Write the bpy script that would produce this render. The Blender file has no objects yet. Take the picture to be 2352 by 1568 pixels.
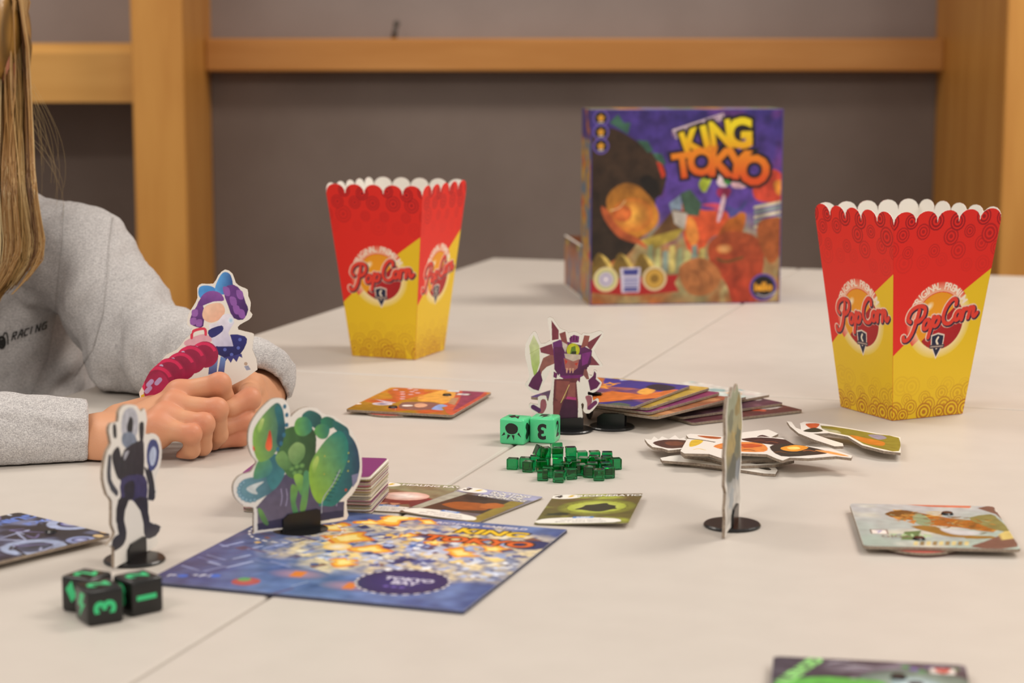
import bpy, bmesh, math, random
import numpy as np
from mathutils import Vector, Matrix, noise as mnoise
from mathutils.geometry import tessellate_polygon

scene = bpy.context.scene
COL = scene.collection
random.seed(7)
R = math.radians

# ------------------------------------------------------------------ camera
FPX, YH, CAMH, ZT = 4600.0, 95.0, 0.315, 0.74      # focal length in pixels, horizon row, height over table, table height (m)
TILT = math.atan((784 - YH) / FPX)
cam_data = bpy.data.cameras.new('camera')
cam_data.sensor_width = 22.3
cam_data.sensor_fit = 'HORIZONTAL'
cam_data.lens = FPX * 22.3 / 2352
cam_data.clip_start = 0.05
cam_data.clip_end = 60
cam = bpy.data.objects.new('camera', cam_data)
COL.objects.link(cam)
CAM = Vector((0, 0, ZT + CAMH))
cam.location = CAM
cam.rotation_euler = (R(90) - TILT, 0, 0)
scene.camera = cam
cam_data.dof.use_dof = True
cam_data.dof.focus_distance = 1.53
cam_data.dof.aperture_fstop = 4.6

# ------------------------------------------------------------------ light and exposure
world = bpy.data.worlds.new('room_ambient')
scene.world = world
world.use_nodes = True
bg = world.node_tree.nodes['Background']
bg.inputs['Color'].default_value = (1.0, 0.95, 0.90, 1)
bg.inputs['Strength'].default_value = 0.36

def ceiling_lamp(name, loc, size, power, color=(1.0, 0.92, 0.83)):
    l = bpy.data.lights.new(name, 'AREA')
    l.shape = 'RECTANGLE'; l.size, l.size_y = size
    l.energy = power; l.color = color
    o = bpy.data.objects.new(name, l); COL.objects.link(o)
    o.location = loc
    return o
ceiling_lamp('ceiling_lamp', (1.5, 2.3, 2.75), (1.2, 0.5), 30)
ceiling_lamp('ceiling_lamp', (-1.5, 2.2, 2.75), (1.2, 0.5), 14)
ceiling_lamp('ceiling_lamp', (1.4, -0.5, 2.75), (1.2, 0.5), 24)
ceiling_lamp('ceiling_lamp', (-1.3, -0.6, 2.75), (1.2, 0.5), 22)
scene.view_settings.view_transform = 'Standard'
scene.view_settings.look = 'None'
scene.view_settings.gamma = 1.0
scene.view_settings.use_curve_mapping = False
scene.view_settings.exposure = 0.64

# ------------------------------------------------------------------ measuring helpers (metres)
ct, st = math.cos(TILT), math.sin(TILT)
def ray(px, py):
    x, y = px - 1176.0, py - 784.0
    return Vector((x, FPX * ct - y * st, -y * ct - FPX * st))
def G(px, py, h=0.0):
    d = ray(px, py); t = (ZT + h - CAM.z) / d.z
    return CAM + d * t
def D(px, py, depth):                     # point at a world depth (y)
    d = ray(px, py)
    return CAM + d * (depth / d.y)

# ------------------------------------------------------------------ materials
def lin(c):
    if isinstance(c, str):
        c = c.lstrip('#'); c = [int(c[i:i+2], 16) / 255 for i in (0, 2, 4)]
    else:
        c = [v / 255 if max(c) > 1.001 else v for v in c]
    return tuple((v / 12.92 if v <= 0.04045 else ((v + 0.055) / 1.055) ** 2.4) for v in c)
MATS = {}
def mat(name, color=(0.8, 0.8, 0.8), rough=0.5, spec=0.5, noise=None, bump=None, attr=None, **kw):
    """noise=(scale,(color2),detail,stretch) mixes a second colour; bump=(scale,strength)"""
    if name in MATS: return MATS[name]
    m = bpy.data.materials.new(name); m.use_nodes = True
    nt = m.node_tree; b = nt.nodes['Principled BSDF']
    c = lin(color)
    b.inputs['Base Color'].default_value = (*c, 1)
    b.inputs['Roughness'].default_value = rough
    b.inputs['Specular IOR Level'].default_value = spec
    for k, v in kw.items(): b.inputs[k.replace('_', ' ')].default_value = v
    tc = nt.nodes.new('ShaderNodeTexCoord')
    if attr:
        a = nt.nodes.new('ShaderNodeVertexColor'); a.layer_name = attr
        nt.links.new(a.outputs['Color'], b.inputs['Base Color'])
        src = a.outputs['Color']
    else: src = None
    if noise:
        mp = nt.nodes.new('ShaderNodeMapping'); mp.inputs['Scale'].default_value = noise[3] if len(noise) > 3 else (1, 1, 1)
        nt.links.new(tc.outputs['Object'], mp.inputs['Vector'])
        n = nt.nodes.new('ShaderNodeTexNoise'); n.inputs['Scale'].default_value = noise[0]
        n.inputs['Detail'].default_value = noise[2] if len(noise) > 2 else 4
        nt.links.new(mp.outputs['Vector'], n.inputs['Vector'])
        r = nt.nodes.new('ShaderNodeValToRGB'); r.color_ramp.elements[0].position = 0.35; r.color_ramp.elements[1].position = 0.65
        nt.links.new(n.outputs['Fac'], r.inputs['Fac'])
        mx = nt.nodes.new('ShaderNodeMix'); mx.data_type = 'RGBA'
        nt.links.new(r.outputs['Color'], mx.inputs['Factor'])
        if src: 
            mx.blend_type = 'MULTIPLY'
            nt.links.new(src, mx.inputs['A'])
        else: mx.inputs['A'].default_value = (*c, 1)
        mx.inputs['B'].default_value = (*lin(noise[1]), 1)
        nt.links.new(mx.outputs['Result'], b.inputs['Base Color'])
    if bump:
        n2 = nt.nodes.new('ShaderNodeTexNoise'); n2.inputs['Scale'].default_value = bump[0]; n2.inputs['Detail'].default_value = 3
        nt.links.new(tc.outputs['Object'], n2.inputs['Vector'])
        bp = nt.nodes.new('ShaderNodeBump'); bp.inputs['Strength'].default_value = bump[1]; bp.inputs['Distance'].default_value = 0.002
        nt.links.new(n2.outputs['Fac'], bp.inputs['Height']); nt.links.new(bp.outputs['Normal'], b.inputs['Normal'])
    MATS[name] = m
    return m

M_WALL = mat('wall_paint', '#978b86', 0.85, 0.2, noise=(6, '#90847f'), bump=(220, 0.12))
M_WALL2 = mat('wall_lower_tone', '#7f7169', 0.8, 0.25, noise=(5, '#766860'), bump=(220, 0.12))  # darker grey-brown than the wall above the rails
M_WOOD = mat('maple_wood', '#c98f45', 0.45, 0.4, noise=(9, '#b97d36', 5, (3, 3, 0.35)))
M_WOODH = mat('maple_wood_rail', '#c58a4a', 0.45, 0.4, noise=(9, '#b87c3c', 5, (0.3, 3, 3)))
M_WOODL = mat('maple_wood_side_rail', '#cf9a52', 0.4, 0.4, noise=(9, '#c48e46', 5, (0.3, 3, 3)))
M_FLOOR = mat('floor_linoleum', '#6e665f', 0.6, 0.3, noise=(14, '#625a53'))
M_TABLE = mat('grey_laminate', '#c8c0b7', 0.42, 0.35, noise=(30, '#c5bdb4', 6), bump=(500, 0.03))
M_EDGE = mat('table_edge_band', '#b9b1a8', 0.5, 0.3)
M_STEEL = mat('grey_steel', '#8a8a8a', 0.4, 0.5, Metallic=0.6)
M_PAPER = mat('white_cardboard', '#e9e3da', 0.55, 0.3)
M_CORE = mat('greyboard_core', '#9c8d7c', 0.9, 0.1, noise=(600, '#85766a', 3))
M_PRINT = mat('printed_ink', attr='Col', rough=0.42, spec=0.4)
M_PRINTG = mat('printed_ink_gloss', attr='Col', rough=0.3, spec=0.5)
M_BLACK = mat('black_plastic', '#141314', 0.28, 0.5)
M_CARDW = mat('card_stock', '#e8e2d8', 0.45, 0.35)

# ------------------------------------------------------------------ mesh helpers
def link(name, me, parent=None):
    o = bpy.data.objects.new(name, me); COL.objects.link(o)
    if parent is not None: o.parent = parent
    return o
def meshobj(name, verts, faces, m, parent=None, smooth=False):
    me = bpy.data.meshes.new(name)
    me.from_pydata([tuple(v) for v in verts], [], faces)
    for mm in (m if isinstance(m, (list, tuple)) else [m]): me.materials.append(mm)
    if smooth: me.polygons.foreach_set('use_smooth', [True] * len(me.polygons))
    me.update()
    return link(name, me, parent)
def bmobj(name, bm, m, parent=None, smooth=False):
    me = bpy.data.meshes.new(name); bm.normal_update(); bm.to_mesh(me); bm.free()
    for mm in (m if isinstance(m, (list, tuple)) else [m]): me.materials.append(mm)
    if smooth: me.polygons.foreach_set('use_smooth', [True] * len(me.polygons))
    return link(name, me, parent)
def box_bm(x0, x1, y0, y1, z0, z1, bev=0.0, seg=2):
    bm = bmesh.new()
    bmesh.ops.create_cube(bm, size=1)
    for v in bm.verts:
        v.co = Vector(((x0 + x1) / 2 + v.co.x * (x1 - x0), (y0 + y1) / 2 + v.co.y * (y1 - y0), (z0 + z1) / 2 + v.co.z * (z1 - z0)))
    if bev: bmesh.ops.bevel(bm, geom=bm.edges[:], offset=bev, segments=seg, affect='EDGES', profile=0.5)
    return bm
def box(name, x0, x1, y0, y1, z0, z1, m, parent=None, bev=0.0, seg=2, smooth=False):
    return bmobj(name, box_bm(x0, x1, y0, y1, z0, z1, bev, seg), m, parent, smooth)
def thing(name, label, cat, loc=(0, 0, 0), rz=0.0, group=None):
    o = bpy.data.objects.new(name, None); COL.objects.link(o)
    o.empty_display_size = 0.02
    o.location = loc; o.rotation_euler = (0, 0, rz)
    o['label'] = label; o['category'] = cat
    if group: o['group'] = group
    return o
def tag(o, label, cat, group=None):
    o['label'] = label; o['category'] = cat
    if group: o['group'] = group
    return o
def struct(o, label=None, cat=None):
    o['kind'] = 'structure'
    if label: o['label'] = label
    if cat: o['category'] = cat
    return o
def outline_bm(pts, t0, t1, mapf):
    """Cut-out slab: closed outline pts (u,v), from thickness t0 to t1; material 0 faces, 1 edge."""
    n = len(pts)
    vs = [mapf(u, v, t0) for u, v in pts] + [mapf(u, v, t1) for u, v in pts]
    tris = tessellate_polygon([[Vector((u, v, 0)) for u, v in pts]])
    fs = []; mi = []
    a = sum(pts[i][0] * pts[(i + 1) % n][1] - pts[(i + 1) % n][0] * pts[i][1] for i in range(n))
    for t in tris:
        p = [pts[i] for i in t]
        ar = (p[1][0]-p[0][0])*(p[2][1]-p[0][1])-(p[2][0]-p[0][0])*(p[1][1]-p[0][1])
        t = tuple(t) if ar > 0 else tuple(reversed(t))
        fs.append(tuple(n + i for i in t)); mi.append(0)
        fs.append(tuple(reversed(t))); mi.append(0)
    for i in range(n):
        j = (i + 1) % n
        f = (i, j, n + j, n + i)
        fs.append(f if a > 0 else tuple(reversed(f))); mi.append(1)
    return vs, fs, mi
def slab(name, pts, t0, t1, mapf, mats, parent=None):
    vs, fs, mi = outline_bm(pts, t0, t1, mapf)
    o = meshobj(name, vs, fs, mats, parent)
    o.data.polygons.foreach_set('material_index', mi)
    return o
flat = lambda u, v, w: (u, v, w)
stand = lambda u, v, w: (u, -w, v)
def smooth_closed(pts, it=1):
    """Closed Catmull-Rom through the points."""
    if it <= 0: return list(pts)
    n = len(pts); out = []; sub = 2 * it if n > 6 else 3 * it
    for i in range(n):
        p0, p1, p2, p3 = (pts[(i + k) % n] for k in (-1, 0, 1, 2))
        for k in range(sub):
            t = k / sub
            out.append(tuple(0.5 * (2*p1[c] + (p2[c]-p0[c])*t + (2*p0[c]-5*p1[c]+4*p2[c]-p3[c])*t*t + (3*p1[c]-p0[c]-3*p2[c]+p3[c])*t**3) for c in (0, 1)))
    return out
def rrect(x0, x1, y0, y1, r, n=4):
    out = []
    for cx, cy, a0 in ((x1 - r, y0 + r, -90), (x1 - r, y1 - r, 0), (x0 + r, y1 - r, 90), (x0 + r, y0 + r, 180)):
        for k in range(n + 1):
            a = R(a0 + 90 * k / n); out.append((cx + r * math.cos(a), cy + r * math.sin(a)))
    return out

# ------------------------------------------------------------------ print (flat ink layers with per-corner colours)
def mixc(a, b, t):
    t = min(1, max(0, t)); return tuple(a[i] * (1 - t) + b[i] * t for i in range(3))
_glyph = {}
def glyphs(s, bold=0.0, shear=0.0, space=1.0):
    key = (s, bold, shear, space)
    if key not in _glyph:
        c = bpy.data.curves.new('lettering', 'FONT')
        c.body = s; c.size = 1; c.offset = bold; c.shear = shear; c.space_character = space
        c.resolution_u = 3; c.fill_mode = 'FRONT'; c.align_x = 'CENTER'; c.align_y = 'CENTER'
        o = bpy.data.objects.new('lettering', c); COL.objects.link(o)
        dg = bpy.context.evaluated_depsgraph_get(); dg.update()
        me = bpy.data.meshes.new_from_object(o.evaluated_get(dg))
        vs = np.array([v.co[:2] for v in me.vertices]) if len(me.vertices) else np.zeros((0, 2))
        fs = [tuple(p.vertices) for p in me.polygons]
        bpy.data.meshes.remove(me); bpy.data.objects.remove(o); bpy.data.curves.remove(c)
        _glyph[key] = (vs, fs)
    return _glyph[key]
class Ink:
    """A flat print: shapes are painted in order on a fine grid of points, then laid on the surface as vertex colours."""
    def __init__(s): s.ops = []
    def _add(s, pts, faces, cols): s.ops.append((pts, faces, cols))
    def up(s, k=1): pass
    def mottle(s, scale, amp, seed=0.0): s.ops.append((None, 'mul', (scale, amp, seed)))
    def poly(s, pts, col):
        s.up()
        pts = list(pts)
        tr = tessellate_polygon([[Vector((u, v, 0)) for u, v in pts]])
        fs = []
        for t in tr:
            p = [pts[i] for i in t]
            ar = (p[1][0]-p[0][0])*(p[2][1]-p[0][1])-(p[2][0]-p[0][0])*(p[1][1]-p[0][1])
            fs.append(tuple(t) if ar > 0 else tuple(reversed(t)))
        cs = [col(u, v) if callable(col) else lin(col) for u, v in pts]
        s._add(pts, fs, cs)
    def disc(s, cx, cy, rx, ry=None, c0='#ffffff', c1=None, rot=0, n=28, off=(0, 0), a0=0, a1=360):
        s.up(); ry = rx if ry is None else ry; c1 = c0 if c1 is None else c1
        ca, sa = math.cos(rot), math.sin(rot)
        full = (a1 - a0) >= 360
        pts = [(cx + off[0], cy + off[1])]
        m = n if full else n + 1
        for k in range(m):
            a = R(a0 + (a1 - a0) * k / n); x, y = rx * math.cos(a), ry * math.sin(a)
            pts.append((cx + x * ca - y * sa, cy + x * sa + y * ca))
        fs = [(0, 1 + k, 1 + (k + 1) % m) for k in range(n)]
        s._add(pts, fs, [lin(c0)] + [lin(c1)] * m)
    def ring(s, cx, cy, r0, r1, col, n=36, sy=1.0, a0=0, a1=360, col2=None):
        s.up(); pts = []
        m = n + 1
        for k in range(m):
            a = R(a0 + (a1 - a0) * k / n)
            pts += [(cx + r0 * math.cos(a), cy + r0 * sy * math.sin(a)), (cx + r1 * math.cos(a), cy + r1 * sy * math.sin(a))]
        s._add(pts, [(2*k, 2*k+1, 2*k+3, 2*k+2) for k in range(n)], [lin(col) if i % 2 == 0 or not col2 else lin(col2) for i in range(2 * m)])
    def stroke(s, pts, w, col, closed=False, sub=6, taper=False):
        s.up(); P = [Vector((p[0], p[1])) for p in pts]; n = len(P)
        if n > 2:
            Q = []
            rng = range(n if closed else n - 1)
            for i in rng:
                p0 = P[(i - 1) % n] if closed or i > 0 else P[0]
                p1, p2 = P[i], P[(i + 1) % n]
                p3 = P[(i + 2) % n] if closed or i + 2 < n else P[-1]
                for k in range(sub):
                    t = k / sub
                    Q.append(0.5 * ((2 * p1) + (p2 - p0) * t + (2*p0 - 5*p1 + 4*p2 - p3) * t*t + (3*p1 - p0 - 3*p2 + p3) * t**3))
            if not closed: Q.append(P[-1])
            P = Q
        n = len(P); out = []; L = lin(col)
        for i in range(n):
            a = P[(i - 1) % n] if closed or i > 0 else P[i]; b = P[(i + 1) % n] if closed or i < n - 1 else P[i]
            d = (b - a); d = d.normalized() if d.length > 1e-12 else Vector((1, 0)); nn = Vector((-d.y, d.x))
            ww = w if not taper else w * (0.25 + 0.75 * math.sin(math.pi * (i + .5) / n))
            out += [tuple(P[i] + nn * ww / 2), tuple(P[i] - nn * ww / 2)]
        m = n if closed else n - 1
        s._add(out, [(2*i, 2*i+1, 2*((i+1) % n)+1, 2*((i+1) % n)) for i in range(m)], [L] * len(out))
        if not closed and not taper:
            for e in (P[0], P[-1]):
                s._add([(e.x + w/2*math.cos(k*math.pi/4), e.y + w/2*math.sin(k*math.pi/4)) for k in range(8)], [tuple(range(8))], [L]*8)
    def text(s, st_, x, y, size, col, rot=0, bold=0.0, shear=0.0, sx=1.0, space=1.0, warp=None):
        s.up(); vs, fs = glyphs(st_, bold, shear, space)
        if not len(vs): return
        ca, sa = math.cos(rot), math.sin(rot); pts = []
        for a, b in vs:
            a, b = a * size * sx, b * size
            if warp: a, b = warp(a, b)
            pts.append((x + a * ca - b * sa, y + a * sa + b * ca))
        cs = [col(*p) if callable(col) else lin(col) for p in pts]
        s._add(pts, fs, cs)
    def arc_text(s, st_, cx, cy, r, size, col, a0, a1, bold=0.0):
        n = len(st_)
        for i, ch in enumerate(st_):
            if ch == ' ': continue
            a = R(a0 + (a1 - a0) * i / (n - 1))
            s.text(ch, cx + r * math.cos(a), cy + r * math.sin(a), size, col, rot=a - math.pi / 2, bold=bold)
    def grid(s, x0, x1, y0, y1, nx, ny, fn, r=0.0):
        arr = np.array([[fn(x0 + (x1 - x0) * i / nx, y0 + (y1 - y0) * j / ny) for i in range(nx + 1)] for j in range(ny + 1)])
        s.ops.append((None, (x0, x1, y0, y1), arr))
    def build(s, name, parent, outline, res, mapf=flat, w0=0.0, m=None, warp=None, inset=1.5e-4, bg='#e9e3da'):
        """outline: polygon (u,v) that bounds the print; warp maps grid (u,v) arrays to surface (u,v) arrays."""
        o = np.array(outline); x0, y0 = o.min(0) + inset; x1, y1 = o.max(0) - inset
        nx, ny = max(2, int(round((x1 - x0) / res))), max(2, int(round((y1 - y0) / res)))
        SS = 2
        sx, sy = (x1 - x0) / nx / SS, (y1 - y0) / ny / SS
        W, H = (nx + 1) * SS, (ny + 1) * SS
        ox, oy = x0 - sx * (SS - 1) / 2, y0 - sy * (SS - 1) / 2       # SS x SS samples around each grid vertex
        X = ox + sx * np.arange(W); Y = oy + sy * np.arange(H)
        img = np.empty((H, W, 3), np.float32); img[:] = lin(bg)
        inked = np.zeros((H, W), bool)
        for pts, fs, cs in s.ops:
            if pts is None and fs == 'mul':
                sc_, amp, sd = cs
                cn = np.array([[mnoise.noise(Vector((xx * sc_, yy * sc_, sd))) + .5 * mnoise.noise(Vector((xx * sc_ * 2.7, yy * sc_ * 2.7, sd + 3))) for xx in np.linspace(x0, x1, 60)] for yy in np.linspace(y0, y1, 60)])
                fx = np.clip((X - x0) / (x1 - x0) * 59, 0, 58.999); fy = np.clip((Y - y0) / (y1 - y0) * 59, 0, 58.999)
                ix, iy = fx.astype(int), fy.astype(int); tx, ty = (fx - ix)[None, :], (fy - iy)[:, None]
                nn = (cn[iy][:, ix] * (1 - tx) + cn[iy][:, ix + 1] * tx) * (1 - ty) + (cn[iy + 1][:, ix] * (1 - tx) + cn[iy + 1][:, ix + 1] * tx) * ty
                img *= np.where(inked, np.clip(1 + amp * nn, .1, 3), 1)[..., None]
                continue
            if pts is None:
                gx0, gx1, gy0, gy1 = fs; gy, gx = cs.shape[0] - 1, cs.shape[1] - 1
                fx = np.clip((X - gx0) / (gx1 - gx0) * gx, 0, gx - 1e-6); fy = np.clip((Y - gy0) / (gy1 - gy0) * gy, 0, gy - 1e-6)
                ix, iy = fx.astype(int), fy.astype(int); tx, ty = (fx - ix)[None, :, None], (fy - iy)[:, None, None]
                A = cs[iy][:, ix]; B = cs[iy][:, ix + 1]; C = cs[iy + 1][:, ix]; E = cs[iy + 1][:, ix + 1]
                img[:] = (A * (1 - tx) + B * tx) * (1 - ty) + (C * (1 - tx) + E * tx) * ty
                inked[:] = True
                continue
            P = np.array(pts, float); Cc = np.array(cs, np.float32)
            for f in fs:
                for q in range(1, len(f) - 1):
                    i0, i1, i2 = f[0], f[q], f[q + 1]
                    a, b, c = P[i0], P[i1], P[i2]
                    den = (b[0]-a[0])*(c[1]-a[1]) - (c[0]-a[0])*(b[1]-a[1])
                    if abs(den) < 1e-16: continue
                    lx, hx = min(a[0], b[0], c[0]), max(a[0], b[0], c[0]); ly, hy = min(a[1], b[1], c[1]), max(a[1], b[1], c[1])
                    j0, j1 = max(0, int((lx - ox) / sx)), min(W, int((hx - ox) / sx) + 2)
                    k0, k1 = max(0, int((ly - oy) / sy)), min(H, int((hy - oy) / sy) + 2)
                    if j1 <= j0 or k1 <= k0: continue
                    xx = X[None, j0:j1]; yy = Y[k0:k1, None]
                    l1 = ((xx - a[0]) * (c[1] - a[1]) - (c[0] - a[0]) * (yy - a[1])) / den
                    l2 = ((b[0] - a[0]) * (yy - a[1]) - (xx - a[0]) * (b[1] - a[1])) / den
                    mk = (l1 >= -1e-4) & (l2 >= -1e-4) & (l1 + l2 <= 1.0001)
                    if not mk.any(): continue
                    ca, cb, cc = Cc[i0], Cc[i1], Cc[i2]
                    sub = img[k0:k1, j0:j1]
                    inked[k0:k1, j0:j1] |= mk
                    if (ca == cb).all() and (ca == cc).all(): sub[mk] = ca
                    else:
                        v1, v2 = l1[mk][:, None], l2[mk][:, None]
                        sub[mk] = ca * (1 - v1 - v2) + cb * v1 + cc * v2
        img = img.reshape(ny + 1, SS, nx + 1, SS, 3).mean((1, 3))
        gx = x0 + (x1 - x0) * np.arange(nx + 1) / nx; gy = y0 + (y1 - y0) * np.arange(ny + 1) / ny
        U, Vv = np.meshgrid(gx, gy)
        cu, cv = (U[:-1, :-1] + U[1:, 1:]) / 2, (Vv[:-1, :-1] + Vv[1:, 1:]) / 2
        ins = np.zeros(cu.shape, bool)
        for i in range(len(o)):
            a, b = o[i], o[i - 1]
            if a[1] == b[1]: continue
            hit = ((a[1] > cv) != (b[1] > cv)) & (cu < (b[0] - a[0]) * (cv - a[1]) / (b[1] - a[1]) + a[0])
            ins ^= hit
        jj, ii = np.nonzero(ins)
        v00 = jj * (nx + 1) + ii
        quads = np.stack([v00, v00 + 1, v00 + nx + 2, v00 + nx + 1], 1)
        used, inv = np.unique(quads, return_inverse=True); quads = inv.reshape(quads.shape)
        u, v = U.ravel()[used], Vv.ravel()[used]
        if warp: u, v = warp(u, v)
        w = np.full(u.shape, w0 + 4e-5)
        co = np.stack(np.broadcast_arrays(*mapf(u, v, w)), 1).astype(np.float32)
        me = bpy.data.meshes.new(name); nq = len(quads)
        me.vertices.add(len(co)); me.vertices.foreach_set('co', co.ravel())
        me.loops.add(nq * 4); me.loops.foreach_set('vertex_index', quads.ravel().astype(np.int32))
        me.polygons.add(nq); me.polygons.foreach_set('loop_start', np.arange(0, nq * 4, 4, dtype=np.int32))
        try: me.polygons.foreach_set('loop_total', np.full(nq, 4, np.int32))
        except Exception: pass
        me.update(calc_edges=True)
        at = me.color_attributes.new('Col', 'FLOAT_COLOR', 'POINT')
        arr = np.ones((len(co), 4), np.float32); arr[:, :3] = img.reshape(-1, 3)[used]
        at.data.foreach_set('color', arr.ravel())
        me.materials.append(m or M_PRINT)
        return link(name, me, parent)
def nz(u, v, sc, seed=0.0):
    return mnoise.noise(Vector((u * sc, v * sc, seed * 7.31)))

# ------------------------------------------------------------------ signed-distance mesher for the body and cloth
def cap(p, a, b, ra, rb):
    a, b = np.array(a, np.float32), np.array(b, np.float32); ab = b - a
    q = p - a
    t = np.clip((q @ ab) / max(float(ab @ ab), 1e-9), 0, 1)
    return np.linalg.norm(q - t[..., None] * ab, axis=-1) - (ra + (rb - ra) * t)
def ell(p, c, r, rot=None):
    q = p - np.array(c, np.float32)
    if rot is not None: q = q @ np.array(rot, np.float32)
    q = q / np.array(r, np.float32)
    k = np.linalg.norm(q, axis=-1)
    return (k - 1) * min(r)
def smin(a, b, k):
    h = np.clip(0.5 + 0.5 * (b - a) / k, 0, 1)
    return b * (1 - h) + a * h - k * h * (1 - h)
def surface(fn, lo, hi, h):
    ax = [np.arange(lo[i], hi[i] + h, h, dtype=np.float32) for i in range(3)]
    P = np.stack(np.meshgrid(*ax, indexing='ij'), -1)
    v = np.concatenate([fn(P[i:i + 24]) for i in range(0, P.shape[0], 24)], 0)
    ins = v < 0
    n = np.array(v.shape) - 1
    cnt = np.zeros(n, np.int8)
    for a in (0, 1):
        for b in (0, 1):
            for c in (0, 1): cnt += ins[a:a + n[0], b:b + n[1], c:c + n[2]]
    cells = np.argwhere((cnt > 0) & (cnt < 8))
    idx = -np.ones(n, np.int64); idx[tuple(cells.T)] = np.arange(len(cells))
    acc = np.zeros((len(cells), 3)); num = np.zeros(len(cells))
    cor = [(a, b, c) for a in (0, 1) for b in (0, 1) for c in (0, 1)]
    for i, A in enumerate(cor):
        for B in cor[i + 1:]:
            if sum(abs(x - y) for x, y in zip(A, B)) != 1: continue
            va = v[tuple((cells + A).T)]; vb = v[tuple((cells + B).T)]
            m = (va < 0) != (vb < 0)
            t = np.where(m, va / np.where(m, va - vb, 1), 0)
            pt = np.array(A) + t[:, None] * (np.array(B) - np.array(A))
            acc += pt * m[:, None]; num += m
    V = np.array(lo) + (cells + acc / num[:, None]) * h
    F = []
    for axis in range(3):
        o1, o2 = [k for k in range(3) if k != axis]
        sl0 = [slice(None)] * 3; sl1 = [slice(None)] * 3
        sl0[axis] = slice(0, -1); sl1[axis] = slice(1, None)
        ch = np.argwhere(ins[tuple(sl0)] != ins[tuple(sl1)])
        ch = ch[(ch[:, o1] > 0) & (ch[:, o2] > 0) & (ch[:, o1] < n[o1]) & (ch[:, o2] < n[o2])]
        e1 = np.zeros(3, int); e1[o1] = 1; e2 = np.zeros(3, int); e2[o2] = 1
        q = np.stack([idx[tuple((ch - e1 - e2).T)], idx[tuple((ch - e2).T)], idx[tuple(ch.T)], idx[tuple((ch - e1).T)]], 1)
        flip = ins[tuple(ch.T)] if axis != 1 else ~ins[tuple(ch.T)]
        q[~flip] = q[~flip][:, ::-1]
        F.append(q)
    return V, np.concatenate(F)

# ------------------------------------------------------------------ the room
def trimbox(name, x0, x1, y0, y1, z0, z1, m, bev=0.004):
    o = box(name, x0, x1, y0, y1, z0, z1, m, None, bev)
    return struct(o)
WY = 3.68
struct(box('floor', -3.5, 3.5, -2.5, WY + 0.1, -0.05, 0.0, M_FLOOR))
RZ0 = D(1300, 164, 3.6).z; RZ1 = D(1300, 88, 3.6).z
struct(box('wall_back', -3.5, 3.5, WY, WY + 0.1, 0.0, 2.9, M_WALL))
# lower wall slabs below the rails, coloured darker than the wall above
px0 = D(300, 100, 3.36).x; px1 = D(420, 100, 3.36).x
qx0 = D(2312, 100, 3.15).x
trimbox('trim_1', px0, px1, 3.36, WY, 0.0, 2.9, M_WOOD)                       # post behind the person
trimbox('trim_2', qx0, qx0 + 0.30, 3.15, WY, 0.0, 2.9, M_WOOD)                # post at the far end
struct(box('trim_3', px1, qx0, 3.60, WY, RZ0, RZ1, M_WOODH, None, 0.004))     # rail between the posts
struct(box('wall_lower', px1, qx0, 3.655, WY, 0.0, RZ0, M_WALL2, None, 0.002))
struct(box('wall_lower', -3.5, px0, 3.655, WY, 0.0, D(200, 180, 3.5).z, M_WALL2, None, 0.002))
# rail on the other side of the post: nearer, with a broad chamfer on top
zb, zc, zt_ = D(200, 235, 3.42).z, D(200, 122, 3.42).z, D(200, 99, 3.46).z
y0 = 3.42
vs = []
for x in (-3.5, px0):
    vs += [(x, y0, zb), (x, y0, zc), (x, y0 + 0.022, zt_), (x, WY, zt_), (x, WY, zb)]
struct(meshobj('trim_4', vs, [(0, 5, 6, 1), (1, 6, 7, 2), (2, 7, 8, 3), (3, 8, 9, 4), (4, 9, 5, 0), (0, 1, 2, 3, 4), (9, 8, 7, 6, 5)], M_WOODL))
# small dark peg standing on the rail
pg = D(905, 86, 3.63)
bm = bmesh.new()
bmesh.ops.create_cone(bm, cap_ends=True, segments=10, radius1=0.0055, radius2=0.0035, depth=0.028, matrix=Matrix.Translation((pg.x + .002, pg.y, RZ1 + 0.013)) @ Matrix.Rotation(R(10), 4, 'Y'))
bmesh.ops.create_uvsphere(bm, u_segments=10, v_segments=6, radius=0.006, matrix=Matrix.Translation((pg.x + .005, pg.y, RZ1 + 0.026)))
tag(bmobj('wall_peg', bm, mat('peg_metal', '#4a443e', 0.5), None, True), 'small dark peg standing on the long wooden wall rail', 'peg')

# ------------------------------------------------------------------ four tables pushed together
cA, cB = G(1140, 592), G(580, 765)
cR = G(2352, 637)
aL = math.atan2(cA.y - cB.y, cA.x - cB.x); aF = math.atan2(cR.y - cA.y, cR.x - cA.x) + math.pi / 2
s1a, s1b = G(650, 850), G(1230, 880); s2a, s2b = G(1170, 1015), G(330, 1568)
aS = math.atan2(s2a.y - s2b.y, s2a.x - s2b.x); aC = math.atan2(s1b.y - s1a.y, s1b.x - s1a.x) + math.pi / 2
print('table axis angles', [round(math.degrees(a), 2) for a in (aL, aF, aS, aC)])
AX = (aL + aF + aS + aC) / 4
VA = Vector((math.cos(AX), math.sin(AX), 0)); UA = Vector((math.sin(AX), -math.cos(AX), 0))   # along the left edge / along the far edge
def tl(p): q = p - cA; return q.dot(UA), q.dot(VA)
um = (tl(s2a)[0] + tl(s2b)[0]) / 2; vm = (tl(s1a)[1] + tl(s1b)[1]) / 2
ul = min(0.0, (tl(cB)[0]) / 2)
print('column width', um - ul, 'far length', -vm, tl(s2a), tl(s2b), tl(s1a), tl(s1b), tl(cB), tl(cR))
ORG = Vector((cA.x, cA.y, 0))
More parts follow.
